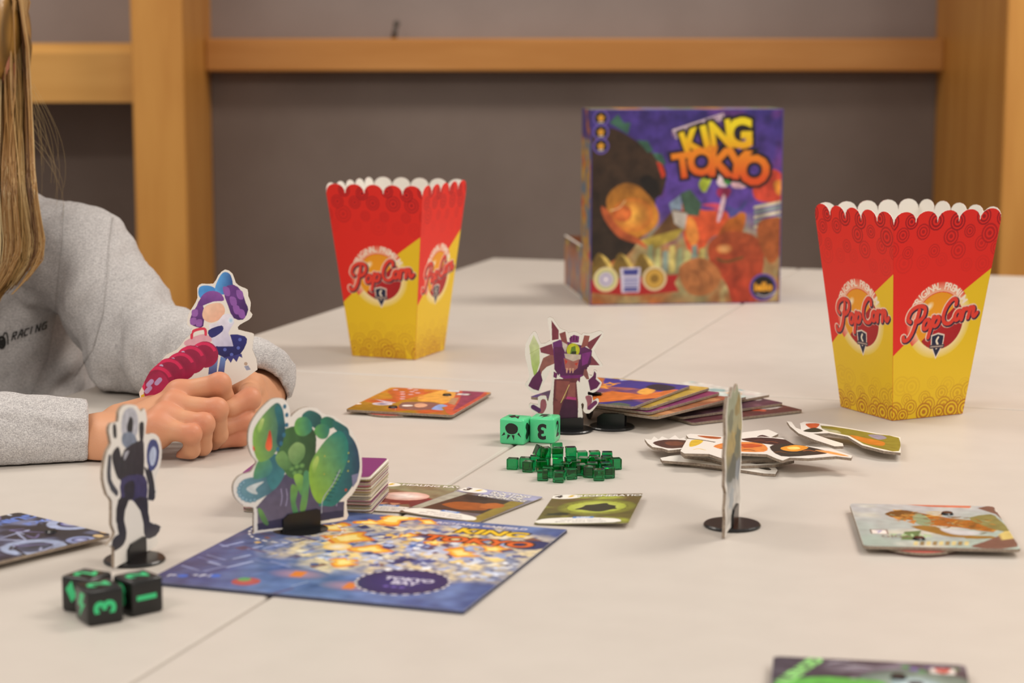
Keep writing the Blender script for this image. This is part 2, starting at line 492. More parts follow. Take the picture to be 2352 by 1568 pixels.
def table(u0, u1, v0, v1, label):
    g = 0.0009
    t = thing('table', label, 'table', ORG + UA * (u0 + u1) / 2 + VA * (v0 + v1) / 2, AX - math.pi / 2, 'tables pushed together')
    w, l = (u1 - u0) / 2 - g, (v1 - v0) / 2 - 2.2 * g
    box('tabletop', -w, w, -l, l, ZT - 0.025, ZT, M_TABLE, t, 0.0025, 3)
    fr = box('frame', -w + .05, w - .05, -l + .06, l - .06, ZT - 0.06, ZT - 0.0255, M_STEEL, t)
    for sx in (-1, 1):
        for sy in (-1, 1):
            cx, cy = sx * (w - .06), sy * (l - .08)
            lg = box('leg', cx - .018, cx + .018, cy - .018, cy + .018, 0.012, ZT - 0.0262, M_STEEL, t, 0.004)
            box('foot_cap', cx - .02, cx + .02, cy - .02, cy + .02, 0.0, 0.0118, M_BLACK, lg, 0.003)
    return t
CW = um - ul
table(ul, um, vm, 0, 'light grey table under the popcorn box nearer the person')
table(um, um + CW * 1.06, vm, 0, 'light grey table carrying the standing game box')
table(ul, um, vm - 1.25, vm, 'light grey table the person rests both forearms on')
table(um, um + CW * 1.06, vm - 1.25, vm, 'light grey table under the flat cut-out pile and green cubes')

# ------------------------------------------------------------------ frames on the table
class Fr:
    """A print surface: origin (world), yaw, flat on the table or standing upright."""
    def __init__(s, org, yaw, mode='flat', h=0.0):
        s.o = Vector(org); s.yaw = yaw; s.mode = mode
        s.u = Vector((math.cos(yaw), math.sin(yaw), 0))
        s.v = Vector((-math.sin(yaw), math.cos(yaw), 0)) if mode == 'flat' else Vector((0, 0, 1))
        s.n = s.u.cross(s.v)
        s.h = h
    def uv(s, px, py):
        d = ray(px, py); o = s.o + s.n * s.h
        p = CAM + d * ((o - CAM).dot(s.n) / d.dot(s.n))
        q = p - s.o
        return q.dot(s.u), q.dot(s.v)
def edge_frame(p, q, w, dpt, h=0.0, back=False):
    """Rectangle w x dpt flat on the table; p->q is its near edge (or far edge) in the photograph."""
    P, Q = G(*p, h), G(*q, h)
    yaw = math.atan2(Q.y - P.y, Q.x - P.x)
    mid = (P + Q) / 2; v = Vector((-math.sin(yaw), math.cos(yaw), 0))
    c = mid + v * (dpt / 2) * (-1 if back else 1)
    return Fr((c.x, c.y, ZT), yaw, 'flat', h)
def zoomer(scale, ox, oy, fr):
    return lambda pts: [fr.uv(ox + x / scale, oy + y / scale) for x, y in pts]

# ------------------------------------------------------------------ popcorn boxes
SCRIPT = [  # hand-lettered strokes of the word on the box
    [(1.55, 2.7), (1.25, 1.5), (0.75, 0.1), (0.2, -0.55), (-0.35, -0.55), (-0.5, -0.1)],
    [(0.35, 1.5), (-0.05, 2.0), (0.35, 2.85), (1.4, 3.2), (2.35, 2.8), (2.3, 1.9), (1.6, 1.35), (1.1, 1.5)],
    'o2.75,0.75', [(3.75, 1.45), (3.55, 0.5), (3.2, -0.95)], 'o4.2,0.78',
    [(6.95, 2.25), (6.95, 2.8), (6.4, 3.0), (5.6, 2.3), (5.2, 1.2), (5.5, 0.35), (6.3, 0.15), (7.0, 0.7)],
    'o7.35,0.85', [(8.15, 1.45), (8.15, 0.9), (8.0, 0.2)], [(8.1, 0.85), (8.4, 1.4), (8.75, 1.35)],
    [(9.15, 1.45), (9.1, 0.9), (8.95, 0.2)], [(9.05, 0.8), (9.4, 1.4), (9.75, 1.2), (9.65, 0.5), (9.9, 0.2), (10.3, 0.55)]]
def popcorn_word(k, cx, cy, width, rot):
    s = width / 10.9
    def T(x, y, dx=0, dy=0):
        x, y = (x - 4.9 + 0.15 * y) * s + dx, (y - 1.0) * s + dy
        return cx + x * math.cos(rot) - y * math.sin(rot), cy + x * math.sin(rot) + y * math.cos(rot)
    for wd, col, dx, dy in ((0.95, '#f0c9b4', 0.05, -0.05), (0.74, '#3a2038', 0.10, -0.12), (0.50, '#e0402f', 0, 0)):
        for st_ in SCRIPT:
            if isinstance(st_, str):
                ox, oy = map(float, st_[1:].split(','))
                pts = [T(ox + .42 * math.cos(a) + .1 * math.sin(a), oy + .55 * math.sin(a), dx*s, dy*s) for a in np.linspace(0, 2*math.pi, 9)[:-1]]
                k.stroke(pts, wd * s * .95, col, closed=True, sub=4)
            else: k.stroke([T(x, y, dx*s, dy*s) for x, y in st_], wd * s, col, sub=5)
        k.up(2)
def clip_trap(x, y, hw):   # keep ring decoration inside the tapered panel
    return abs(x) < hw(y)
def popcorn_print(b, a, L, vl, edge_pts, seed):
    rnd = random.Random(seed)
    k = Ink()
    hw = lambda v: b + (a - b) * v / L
    RED, YEL = '#e2281d', '#e9c11f'
    k.poly(edge_pts, RED)
    vl_, vr = 0.335 * vl, 0.755 * vl
    k.poly([(-hw(0), 0), (hw(0), 0), (hw(vr), vr), (-hw(vl_), vl_)], YEL)
    # rings at the foot and at the rim
    for rows, (c_dark, c_bg), y0, y1 in ((4, ('#b8741a', YEL), 0.0, 0.17 * vl), (4, ('#98101a', RED), 1.02 * vl, 0.80 * vl)):
        items = []
        for r in range(rows):
            for j in range(7):
                x = -b * 1.3 + (j + (r % 2) * .5 + rnd.uniform(-.2, .2)) * b * 2.6 / 6
                y = y0 + (y1 - y0) * (rows - 1 - r + rnd.uniform(-.25, .25)) / (rows - 1)
                items.append((x, y, rnd.uniform(.15, .25) * b, (rows - 1 - r) / (rows - 1)))
        for x, y, rad, t in items:
            cd = mixc(lin(c_dark), lin(c_bg), t * .85); 
            rgb = lambda c: tuple(255 * ((12.92 * v) if v <= .0031308 else 1.055 * v ** (1 / 2.4) - .055) for v in c)
            cd = rgb(cd)
            lo = 0.0 + rad * .6; hi = vl + .004
            y_ = min(max(y, lo), hi)
            x_ = x * (hw(y_) / b)
            for q, c in ((1, cd), (.83, c_bg), (.66, cd), (.46, c_bg), (.24, cd)):
                k.disc(x_, y_, rad * q, None, c, n=14)
    # badge
    cx, cy, r = 0.02 * b, 0.505 * vl, 0.77 * b
    k.ring(cx, cy, r * .86, r * 1.16, '#f6dfae', a0=-140, a1=40, col2='#ebca45')
    k.ring(cx, cy, r * .86, r * 1.16, '#f2b796', a0=40, a1=220, col2='#e4412f')
    k.disc(cx, cy, r * .84, None, '#f3a21f', '#e99a1c')
    a_d = math.degrees(math.atan2(vr - vl_, 2 * b))
    k.disc(cx + r * .06, cy - r * .06, r * .84, None, '#b81d22', '#a81a20', a0=a_d - 182, a1=a_d - 2)
    k.disc(cx - r * .4, cy + r * .42, r * .2, r * .12, '#fdf0d0', '#f0a824', rot=.7)
    k.arc_text('ORIGINAL PREMIUM', cx, cy, r * 1.02, r * .3, '#f6e3cf', 152, 34, bold=.02)
    popcorn_word(k, cx + .03 * b, cy + .03 * b, 2.08 * b, R(9))
    sx, sy, sw = cx + .02 * b, cy - .70 * r, .165 * b
    sh = lambda q: [(sx - sw*q, sy + sw*1.0*q), (sx, sy + sw*1.25*q), (sx + sw*q, sy + sw*1.0*q), (sx + sw*.9*q, sy - sw*.3*q), (sx, sy - sw*2.0*q), (sx - sw*.9*q, sy - sw*.3*q)]
    k.poly(sh(1.16), '#e9d8c8'); k.poly(sh(1.0), '#1e2340')
    k.stroke([(sx + sw*.1, sy + sw*.8), (sx - sw*.15, sy + sw*.3), (sx + sw*.15, sy - sw*.3), (sx - sw*.05, sy - sw*.75)], sw*.3, '#efdfc8')
    k.poly([(sx - sw*1.3, sy - sw*.25), (sx + sw*1.3, sy - sw*.25), (sx + sw*1.2, sy - sw*.75), (sx - sw*1.2, sy - sw*.75)], '#4a3a44')
    k.poly([(sx - sw*1.1, sy - sw*.42), (sx + sw*1.1, sy - sw*.42), (sx + sw*1.1, sy - sw*.55), (sx - sw*1.1, sy - sw*.55)], '#c8b4a4')
    return k
M_RED = mat('red_box_paper', '#e2281d', 0.42, 0.4)
def popcorn_box(label, pl, pf, pr, top_px, seed):
    Lp, Fp, Rp = G(*pl), G(*pf), G(*pr)
    s = ((Lp - Fp).length + (Rp - Fp).length) / 2
    yaw = (math.atan2(Fp.y - Lp.y, Fp.x - Lp.x) + math.atan2(Rp.y - Fp.y, Rp.x - Fp.x) - math.pi / 2) / 2
    u = Vector((math.cos(yaw), math.sin(yaw), 0)); v = Vector((-u.y, u.x, 0))
    c = Fp - u * s / 2 + v * s / 2
    b = s / 2
    # rim height from the front vertical edge
    tp = D(*top_px, Fp.y - 0.008)
    H = tp.z - ZT; a = b * 1.50
    t = thing('popcorn_box', label, 'popcorn box', c, yaw, 'popcorn boxes on the tables')
    L = math.hypot(H, a - b); ny, nzz = -H / L, -(a - b) / L
    vl = L * (1 - 0.0)
    def pmap(i):
        ca, sa = math.cos(i * math.pi / 2), math.sin(i * math.pi / 2)
        def f(x, y, w):
            X, Y, Z = x, -(b + (a - b) * y / L) + w * ny, H * y / L + w * nzz
            return X * ca - Y * sa, X * sa + Y * ca, Z + 0.0004
        return f
    n = 5; sc = []
    aw = a
    for i in range(n):
        x1 = aw - 2 * aw * i / n; x0 = aw - 2 * aw * (i + 1) / n
        for q in range(8):
            an = math.pi * q / 8
            sc.append(((x0 + x1) / 2 + (x1 - x0) / 2 * math.cos(an), L + 0.0105 * math.sin(an) ** .8))
    sc.append((-aw, L))
    pts = [(-b, 0), (b, 0)] + sc
    pr_ = popcorn_print(b, a, L, L, pts, seed)
    hwf = lambda y: (b + (a - b) * np.minimum(y, L) / L)
    sq = [(x / hwf(y) * a, y) for x, y in pts]                 # outline straightened to a rectangle for the print grid
    pr_.ops = [(None if p_ is None else [(x / hwf(y) * a, y) for x, y in p_], f_, c_) for p_, f_, c_ in pr_.ops]
    first = None
    for i in range(4):
        pnl = slab('side_panel', pts, -0.0005, 0.0, pmap(0), [M_PAPER, M_PAPER, M_RED], t)
        for f_ in pnl.data.polygons:
            if f_.material_index == 0 and f_.normal.y < 0: f_.material_index = 2
        pnl.rotation_euler = (0, 0, i * math.pi / 2)
        if first is None: first = pr_.build('print', pnl, sq, 5e-4, pmap(0), warp=lambda u, v: (u / a * hwf(v), v), bg='#e2281d')
        else: link('print', first.data, pnl)
    meshobj('bottom_panel', [(-b*.98, -b*.98, .0002), (b*.98, -b*.98, .0002), (b*.98, b*.98, .0002), (-b*.98, b*.98, .0002), (-b*.98, -b*.98, .0008), (b*.98, -b*.98, .0008), (b*.98, b*.98, .0008), (-b*.98, b*.98, .0008)],
            [(3, 2, 1, 0), (4, 5, 6, 7), (0, 1, 5, 4), (1, 2, 6, 5), (2, 3, 7, 6), (3, 0, 4, 7)], M_PAPER, t)
    return t
popcorn_box('red and yellow popcorn box nearer the person, behind the orange board', (790, 818), (953, 827), (1022, 807), (961, 450), 3)
popcorn_box('red and yellow popcorn box beside the fanned boards, far from the person', (1918, 935), (2050, 967), (2217, 953), (2054, 514), 5)

# ------------------------------------------------------------------ standing game box lid and shallow tray behind it
BL = G(1355, 702); bpsi = R(7.0)
BW = 435 / ((702 - YH) / CAMH) / math.cos(bpsi) * 1.03; BH = D(1352, 252, BL.y).z - ZT; BD = 0.068
lid = thing('board_game_box', 'purple and orange board game box lid standing on its edge', 'game box', BL, bpsi)
th = 0.0018
M_BOXIN = mat('box_inside_paper', '#d8d0c4', 0.7, 0.2)
M_PURP = mat('purple_box_paper', '#4a3d86', 0.42, 0.4)
face = box('face_panel', 0, BW, 0, th, 0, BH, M_PURP, lid, 0.0006)
for nm, e in (('rim_side', (0, th, th, BD, 0, BH)), ('rim_side', (BW - th, BW, th, BD, 0, BH)), ('rim_side', (th, BW - th, th, BD, 0, th)), ('rim_side', (th, BW - th, th, BD, BH - th, BH))):
    pnl = box(nm, *e, M_PURP, lid)
    if e[0] == 0 and e[2] == th:     # printed side that faces the person
        k = Ink()
        def side_col(u, v):
            n = nz(u, v, 60, 2) + .5 * nz(u, v, 140, 3)
            c = lin('#3f3477') if v > .20 else mixc(lin('#8a5a2a'), lin('#c9a24a'), .5 + n)
            if v < .2 and n < -.25: c = lin('#5d7282')
            if v < .2 and n > .35: c = lin('#b8452c')
            if v > .2 and n > .3: c = lin('#a8632f')
            return c
        k.grid(0.003, BD - .003, 0.003, BH - .003, 14, 52, side_col)
        k.build('print', pnl, [(0, 0), (BD - th, 0), (BD - th, BH), (0, BH)], .0015, lambda u, v, w: (-w, BD - u, v))
    if e[4] > 0.1:
        k = Ink()
        k.grid(0.002, BW - .002, th + .002, BD - .002, 60, 12, lambda u, v: mixc(lin('#8a4f46'), [lin('#5b7a5e'), lin('#c08a3e'), lin('#7a86a8')][int(u * 30) % 3], .6 + nz(u, v, 70, 5)))
        k.build('print', pnl, [(0, th), (BW, th), (BW, BD), (0, BD)], .0015, lambda u, v, w: (u, v, BH + w))
k = Ink()
bf = Fr((BL.x, BL.y, ZT), bpsi, 'stand')
Zb = zoomer(3.0741, 1260, 220, bf)
def cover_bg(u, v):
    t = v / BH
    n = nz(u, v, 22, 1) * .6 + nz(u, v, 60, 2) * .3
    c = mixc(lin('#5a3f94'), lin('#352a70'), (t - .5) * 2 + n * .6)
    if n > .12 and t > .55: c = mixc(c, lin('#7a3f8c'), (n - .12) * 2.5)
    lower = mixc(lin('#a85f2c'), lin('#8f9268'), .5 + n * 1.4)
    lower = mixc(lower, lin('#c8c48a'), (nz(u, v, 90, 4) + nz(u, v, 40, 9)) * .8 - .1)
    c = mixc(c, lower, (.45 - t) * 7 + n)
    return c
k.grid(0.002, BW - .002, 0.002, BH - .002, 110, 110, cover_bg)
glow = lambda c0, c1, cx, cy, r, ry=None, rot=0: k.disc(*Zb([(cx, cy)])[0], r / 3.0741 / 1920 * .995, (ry or r) / 3.0741 / 1920 * .995, c0, c1, rot=rot)
def blob(pts, col, sm=2): k.poly(smooth_closed(Zb(pts), sm), col)
def grad(ca, cb, ax='v', lo=0.0, hi=1.0):
    A, B = lin(ca), lin(cb)
    return lambda u, v: mixc(A, B, ((v if ax == 'v' else u) - lo) / (hi - lo))
# red-orange fire haze and buildings, upper right to lower middle
blob([(1480, 560), (1600, 520), (1670, 600), (1665, 740), (1480, 740), (1440, 650)], '#c8442e')
blob([(1590, 610), (1660, 600), (1660, 690), (1610, 690)], '#d8862e')
blob([(960, 700), (1060, 800), (1260, 820), (1250, 960), (1150, 1000), (1060, 1120), (980, 1080), (940, 880)], '#d2552d')
blob([(980, 860), (1030, 880), (1060, 1000), (1020, 1060), (970, 980)], '#de8a3c')
for i in range(5): k.poly(Zb([(1450, 780 + i*34), (1660, 735 + i*34), (1660, 757 + i*34), (1450, 800 + i*34)]), '#cfc7a4' if i % 2 == 0 else '#8a9a8c')
k.poly(Zb([(850, 760), (930, 700), (945, 800), (870, 830)]), '#7f93a6')
k.poly(Zb([(930, 690), (1000, 660), (1080, 760), (1060, 850), (960, 840)]), '#3f5a48')
k.poly(Zb([(800, 900), (880, 800), (980, 820), (960, 950), (700, 1020)]), '#6b4a2a')
k.poly(Zb([(870, 810), (980, 830), (960, 950), (890, 900)]), '#b9b2a8')
k.poly(Zb([(640, 1020), (960, 930), (900, 1010), (740, 1080)]), '#a8923c')
for i in range(8):
    x = 700 + i * 52
    k.poly(Zb([(x, 1060 + (i % 3) * 20), (x + 38, 1050 + (i % 3) * 20), (x + 36, 1240), (x, 1250)]), ['#8f9a74', '#b9b878', '#7d8f86', '#c4b46a'][i % 4])
# large dark shape with the burning hollow (plain stand-in for the printed monster)
blob([(300, 330), (430, 230), (560, 280), (700, 380), (800, 470), (835, 560), (800, 700), (760, 720), (740, 900), (640, 1020), (560, 1120), (480, 1150), (300, 1160)], grad('#2c2118', '#3c2a1c', 'v', .08, .2))
for p in ([(430, 190), (490, 130), (530, 190), (580, 190), (560, 270)], [(620, 310), (700, 320), (740, 390), (700, 400)], [(730, 400), (800, 410), (830, 480), (790, 490)]): k.poly(Zb(p), '#39604f')
k.poly(Zb([(760, 460), (800, 480), (825, 560), (800, 585)]), '#b8361f')
blob([(420, 700), (520, 620), (640, 640), (760, 780), (770, 900), (640, 1000), (520, 960), (420, 820)], grad('#c9822c', '#8a5a20', 'v', .09, .15))
glow('#f0b24a', '#c4702a', 590, 840, 150, 120); glow('#e07a3a', '#c4602c', 520, 830, 70, 60)
blob([(370, 780), (430, 820), (500, 930), (640, 1010), (700, 1080), (640, 1050), (500, 1000), (400, 880)], '#b85a30')
k.stroke(Zb([(440, 810), (500, 790), (540, 740)]), .0012, '#e8c890')
blob([(640, 600), (700, 560), (780, 620), (770, 720), (700, 690)], '#1a1410')
# pale curved plates at the foot
for x in (300, 450, 600):
    blob([(x, 1300), (x + 20, 1160), (x + 60, 1110), (x + 120, 1180), (x + 170, 1300)], '#7a6128'); blob([(x + 70, 1120), (x + 130, 1170), (x + 175, 1280), (x + 150, 1280), (x + 110, 1190)], '#cdb25e')
# orange rounded masses, right
blob([(1190, 1000), (1290, 850), (1390, 830), (1370, 960), (1300, 1030)], grad('#a8561f', '#c87a24', 'v', .09, .13))
blob([(1130, 1050), (1250, 960), (1440, 980), (1520, 1100), (1500, 1300), (1440, 1480), (1310, 1480), (1250, 1320), (1150, 1200)], grad('#a83a22', '#9a4a24', 'v', .02, .1))
blob([(1480, 900), (1560, 860), (1650, 880), (1640, 1100), (1560, 1180), (1480, 1020)], '#9c5226')
blob([(930, 1200), (1060, 1140), (1170, 1190), (1220, 1290), (1130, 1400), (1000, 1400), (930, 1300)], '#a8693a')
k.stroke(Zb([(990, 1230), (1060, 1260), (1080, 1340)]), .0012, '#7a4526'); k.stroke(Zb([(1080, 1210), (1140, 1260), (1150, 1330)]), .0012, '#7a4526')
k.stroke(Zb([(1190, 1150), (1260, 1170), (1370, 1140)]), .003, '#6a4a20'); glow('#e8b070', '#b8622c', 1240, 1080, 60, 36)
# pale splash of pink and white
for p, c in (([(1190, 620), (1215, 480), (1250, 560), (1260, 640)], '#e9d5dc'), ([(1290, 600), (1390, 550), (1400, 640), (1310, 650)], '#cfa6b0'), ([(1200, 650), (1290, 660), (1250, 730), (1190, 700)], '#9c2a54'),
             ([(1060, 620), (1130, 520), (1180, 500), (1110, 680)], '#a8b838'), ([(1080, 770), (1200, 760), (1240, 830), (1200, 880), (1180, 800)], '#c84a62'), ([(1230, 700), (1250, 740), (1210, 880), (1190, 870)], '#d8b8c4'),
             ([(1260, 770), (1330, 800), (1400, 730), (1380, 790), (1290, 860)], '#4a4a8c'), ([(1230, 590), (1300, 600), (1260, 630)], '#3f8a3c')): blob(p, c, 1)
k.mottle(70, .55, 1); k.mottle(220, .3, 2)
# red ribbon, award badges
blob([(290, 1300), (480, 1290), (920, 1260), (890, 1320), (920, 1380), (600, 1410), (290, 1390)], '#a81f20', 0)
def badge(cx, cy, r, rings):
    c = Zb([(cx, cy)])[0]
    for q, col in rings: k.disc(c[0], c[1], r * q / 3.0741 / 1920, None, col)
badge(405, 1296, 88, ((1, '#e0d2a0'), (.78, '#a8b03a'), (.66, '#c8c0c8'), (.4, '#7f78b0'), (.3, '#d8d0dc')))
k.poly(Zb([(505, 1215), (650, 1210), (640, 1385), (515, 1390)]), '#cfc9dc'); k.poly(Zb([(525, 1225), (635, 1222), (630, 1265), (530, 1268)]), '#3d418c')
for i in range(3): k.poly(Zb([(530, 1285 + i*24), (632, 1283 + i*24), (631, 1296 + i*24), (531, 1298 + i*24)]), '#6d73ac')
k.poly(Zb([(530, 1355), (630, 1352), (628, 1378), (532, 1380)]), '#3d418c')
badge(748, 1290, 88, ((1, '#d8c49a'), (.82, '#b08a3a'), (.7, '#c79c42'), (.35, '#8c6a28')))
# publisher's mark
badge(1515, 1350, 98, ((1, '#5a4a9c'), (.84, '#16130f')))
c = Zb([(1515, 1350)])[0]; k.text('iello', c[0], c[1], .0135, '#e8a42c', bold=.05)
k.stroke(Zb([(1470, 1400), (1530, 1415), (1600, 1385)]), .0012, '#c8c0cc')
# three corner icons
for cy in (157, 257, 355):
    badge(370, cy, 57, ((1, '#6a58ac'), (.8, '#15110f')))
    c = Zb([(370, cy)])[0]
    k.poly([(c[0] + .0052 * math.cos(a) * q, c[1] + .0052 * math.sin(a) * q) for a, q in [(i * math.pi / 5 + math.pi / 2, 1 if i % 2 == 0 else .55) for i in range(10)]], '#d89a2a')
    k.poly([(c[0] - .003, c[1] - .0056), (c[0] + .003, c[1] - .0056), (c[0] + .003, c[1] - .0042), (c[0] - .003, c[1] - .0042)], '#cfc6c0')
# title
def title(k, T, sz, mapx):
    pass
k.poly(Zb([(872, 240), (1235, 120), (1250, 165), (900, 305)]), '#d9c4cc')
c = Zb([(1062, 213)])[0]; k.text('RICHARD GARFIELD', c[0], c[1], .0105, '#8a6a8c', rot=R(19), bold=.03, sx=.72)
def kcol(u, v): return mixc(lin('#e89a14'), lin('#efd81e'), (v - Zb([(1200, 390)])[0][1]) / .03)
def tcol(u, v): return mixc(lin('#d8501c'), lin('#ea8a1e'), (v - Zb([(1200, 580)])[0][1]) / .03)
for bold, grow, col1, col2 in ((.13, 1, '#1d1412', '#1d1412'), (.045, 1, kcol, tcol)):
    for i, ch in enumerate('KING'):
        x, y, s_, r_ = [(1010, 342, .042, 20), (1112, 312, .042, 14), (1218, 286, .045, 8), (1350, 275, .048, 2)][i]
        c = Zb([(x, y)])[0]; k.text('!' if ch == 'I' and False else ch, c[0], c[1], s_, col1, rot=R(r_), bold=bold, sx=[.86, 1.0, .82, .92][i])
    for i, ch in enumerate('TOKYO'):
        x, y, s_, r_ = [(950, 500, .040, 8), (1080, 475, .043, 3), (1210, 480, .045, -2), (1330, 495, .046, -6), (1450, 535, .047, -14)][i]
        c = Zb([(x, y)])[0]; k.text(ch, c[0], c[1], s_, col2, rot=R(r_), bold=bold, sx=.98)
c = Zb([(1155, 378)])[0]; k.text('OF', c[0], c[1], .011, '#d87a1c', bold=.04)
k.build('print', face, [(.001, .001), (BW - .001, .001), (BW - .001, BH - .001), (.001, BH - .001)], 9e-4, stand)
# tray
tray = thing('board_game_tray', 'shallow open printed box tray lying behind the standing lid', 'game box', BL + Vector((-math.sin(bpsi), math.cos(bpsi), 0)) * (BD + .004), bpsi)
TD, TH_ = 0.142, 0.064
box('tray_bottom', .001, BW - .001, 0, TD, 0, th, M_BOXIN, tray)
M_TRAY = mat('tray_paper', '#8f5a3c', 0.5, 0.3)
for i, e in enumerate(((.001, .001 + th, 0, TD, th, TH_), (BW - .001 - th, BW - .001, 0, TD, th, TH_), (.001 + th, BW - .001 - th, 0, th, th, TH_), (.001 + th, BW - .001 - th, TD - th, TD, th, TH_))):
    pnl = box('tray_wall', *e, M_TRAY, tray)
    if i == 0:
        k = Ink()
        k.grid(0.001, TD - .001, .001, TH_ - .001, 44, 22, lambda u, v: mixc(mixc(lin('#6a7286'), lin('#a4684a'), .5 + 1.6 * nz(u, v, 45, 8)), lin('#b8a83c') if nz(u, v, 30, 3) > .25 else lin('#5a3f34'), .5 * abs(nz(u, v, 110, 4)) + (.5 if v > .056 else 0)))
        k.build('print', pnl, [(0, th), (TD, th), (TD, TH_), (0, TH_)], .0015, lambda u, v, w: (.001 - w, TD - u, v))
        box('rim_edge', .0008, .0008 + th, 0.001, TD - .001, TH_, TH_ + .0012, M_CARDW, pnl)

# ------------------------------------------------------------------ game board
GW = 0.199
gf = edge_frame((338, 1335), (1057, 1403), GW, GW, 0.002)
P0, P1 = G(338, 1335, .002), G(1057, 1403, .002)
gb = thing('game_board', 'square blue city game board with a dashed round bay space', 'game board', gf.o, gf.yaw)
hw_ = GW / 2
slab('board_panel', rrect(-hw_, hw_, -hw_, hw_, .001, 2), 0, .002, flat, [M_PAPER, mat('dark_board_edge', '#33364f', .7)], gb)
k = Ink()
def bcol(u, v):
    cu, cv = (u - .028) / .075, (v - .018) / .052
    d = cu * cu + cv * cv
    n1, n2, n3 = nz(u, v, 45, 1), nz(u, v, 130, 2), nz(u, v * 1.6, 260, 3)
    sea = mixc(lin('#3a4c84'), lin('#7088bc'), .4 + n1 * .6 + n2 * .3)
    sea = mixc(sea, lin('#2a2c50'), (-u - .03) * 8 + n1 * .4)
    city = mixc(lin('#8c94b0'), lin('#e6d2a4'), .55 + n2 * 1.2)
    city = mixc(city, lin('#3c4a78'), (n3 - .1) * 2.2)
    return mixc(city, sea, (d - 1.25) * 1.3 + n1 * .9)
k.grid(-hw_ + .0008, hw_ - .0008, -hw_ + .0008, hw_ - .0008, 130, 130, bcol)
rnd = random.Random(11)
def quad(u, v, w, h, a, col):
    ca, sa = math.cos(a), math.sin(a)
    k.poly([(u + x * ca - y * sa, v + x * sa + y * ca) for x, y in ((-w, -h), (w, -h), (w, h), (-w, h))], col)
for i in range(230):                       # loose roofs and streets
    u, v = rnd.gauss(.028, .036), rnd.gauss(.03, .03)
    if abs(u) > .09 or abs(v) > .09 or (u * u + (v + .06) ** 2) < .0007: continue
    quad(u, v, rnd.uniform(.0015, .006), rnd.uniform(.0015, .0045), R(-30) + rnd.choice((0, 0, R(90))) + rnd.uniform(-.2, .2),
         rnd.choice(['#e8e0c8', '#f2d488', '#4a5a96', '#2d3768', '#8792b8', '#c9c2b8', '#7a4a3c', '#b8bfd6', '#e0b45a', '#3c6aa8', '#5a4660', '#9aa8cc']))
for i in range(46):                        # quay lines, purple-grey harbour
    u, v = rnd.uniform(-.095, -.01), rnd.uniform(-.095, .06)
    quad(u, v, rnd.uniform(.004, .012), rnd.uniform(.0006, .0014), R(-25) + rnd.choice((0, R(90))), rnd.choice(['#7d89b4', '#9aa6cc', '#4a5284', '#5a4a70', '#6a76a4']))
def ub(px, py): return gf.uv(px, py)
for i in range(150):
    u, v = rnd.uniform(-.03, .095), rnd.uniform(-.035, .05)
    quad(u, v, rnd.uniform(.001, .003), rnd.uniform(.001, .003), rnd.uniform(0, 3), rnd.choice(['#c8d2ea', '#a8b8e0', '#e8ecf4', '#3c4c88']))
k.mottle(120, .35, 5)
def flame(px, py, s, sp=.4):
    u, v = ub(px, py)
    for q, col in ((1, '#dc7a2c'), (.8, '#f2b638'), (.5, '#fbe48c')):
        k.poly(smooth_closed([(u + s * q * (1 + .55 * math.sin(i * i * 1.9 + px)) * math.cos(a), v + s * q * (1 + .55 * math.cos(i * i * 2.3 + py)) * math.sin(a)) for i, a in enumerate(np.linspace(0, 2 * math.pi, 13)[:-1])], 1), col)
for px, py, s in ((850, 1262, .011), (800, 1235, .013), (790, 1290, .009), (765, 1210, .010), (905, 1190, .014), (985, 1200, .008), (1060, 1270, .011), (1130, 1262, .010), (1000, 1245, .007), (930, 1230, .006), (850, 1200, .008), (1160, 1175, .006), (1085, 1248, .006)): flame(px, py, s)
k.disc(*ub(775, 1255), .009, None, '#fff4dc', '#f6c85a')
for px, py, w, h in ((685, 1318, .008, .012), (805, 1345, .007, .014)):
    u, v = ub(px, py); k.disc(u, v, .02, .012, '#b48a9c', '#4f6394'); quad(u, v, w / 2, h / 2, R(4), '#d87a2e')
u, v = ub(1220, 1252); k.disc(u, v, .014, .011, '#27306a', '#1f2658', rot=.6)
u, v = ub(565, 1335); k.disc(u, v, .0085, None, '#b8504c', '#a8443c'); k.disc(u - .003, v + .004, .004, None, '#5a9a4c')
def dashed(px, py, r, n, fill=None):
    u, v = ub(px, py)
    if fill: k.disc(u, v, r * 1.03, None, fill[0], fill[1], n=48)
    for i in range(n): k.ring(u, v, r * .975, r * 1.025, '#efe9e4', n=4, a0=360 * i / n, a1=360 * (i + .58) / n)
    return u, v
dashed(680, 1220, .030, 26)
u, v = dashed(925, 1336, .0275, 26, ('#2c2c74', '#232254'))
k.text('TOKYO', u + .002, v + .0055, .0088, '#dcd8ec', bold=.03); k.text('BAY', u + .002, v - .0025, .0088, '#dcd8ec', bold=.03)
for i in range(3): k.disc(u - .006 + i * .005, v - .0115, .0018, None, '#6a5cae')
for px in (388, 405, 455, 475): u, v = ub(px, 1321); k.text('+1' if px % 2 else '1', u, v, .007, '#d8dcec', bold=.03)
for px in (420, 495): u, v = ub(px, 1322); k.disc(u, v, .0032, None, '#2f6ad0')
u, v = ub(1103, 1210); k.text('RICHARD GARFIELD', u, v + .003, .0066, '#d8d2da', bold=.03, sx=1.05)
for bold, c1, c2 in ((.12, '#231512', '#231512'), (.04, '#efc41e', '#e0661c')):
    u, v = ub(1128, 1224); k.text('KING', u, v, .0175, c1, bold=bold, sx=1.12, shear=.1)
    u, v = ub(1095, 1243); k.text('TOKYO', u, v, .0185, c2, bold=bold, sx=1.12, shear=.1)
k.build('print', gb, [(-hw_, -hw_), (hw_, -hw_), (hw_, hw_), (-hw_, hw_)], 6e-4, flat, .002, M_PRINTG)

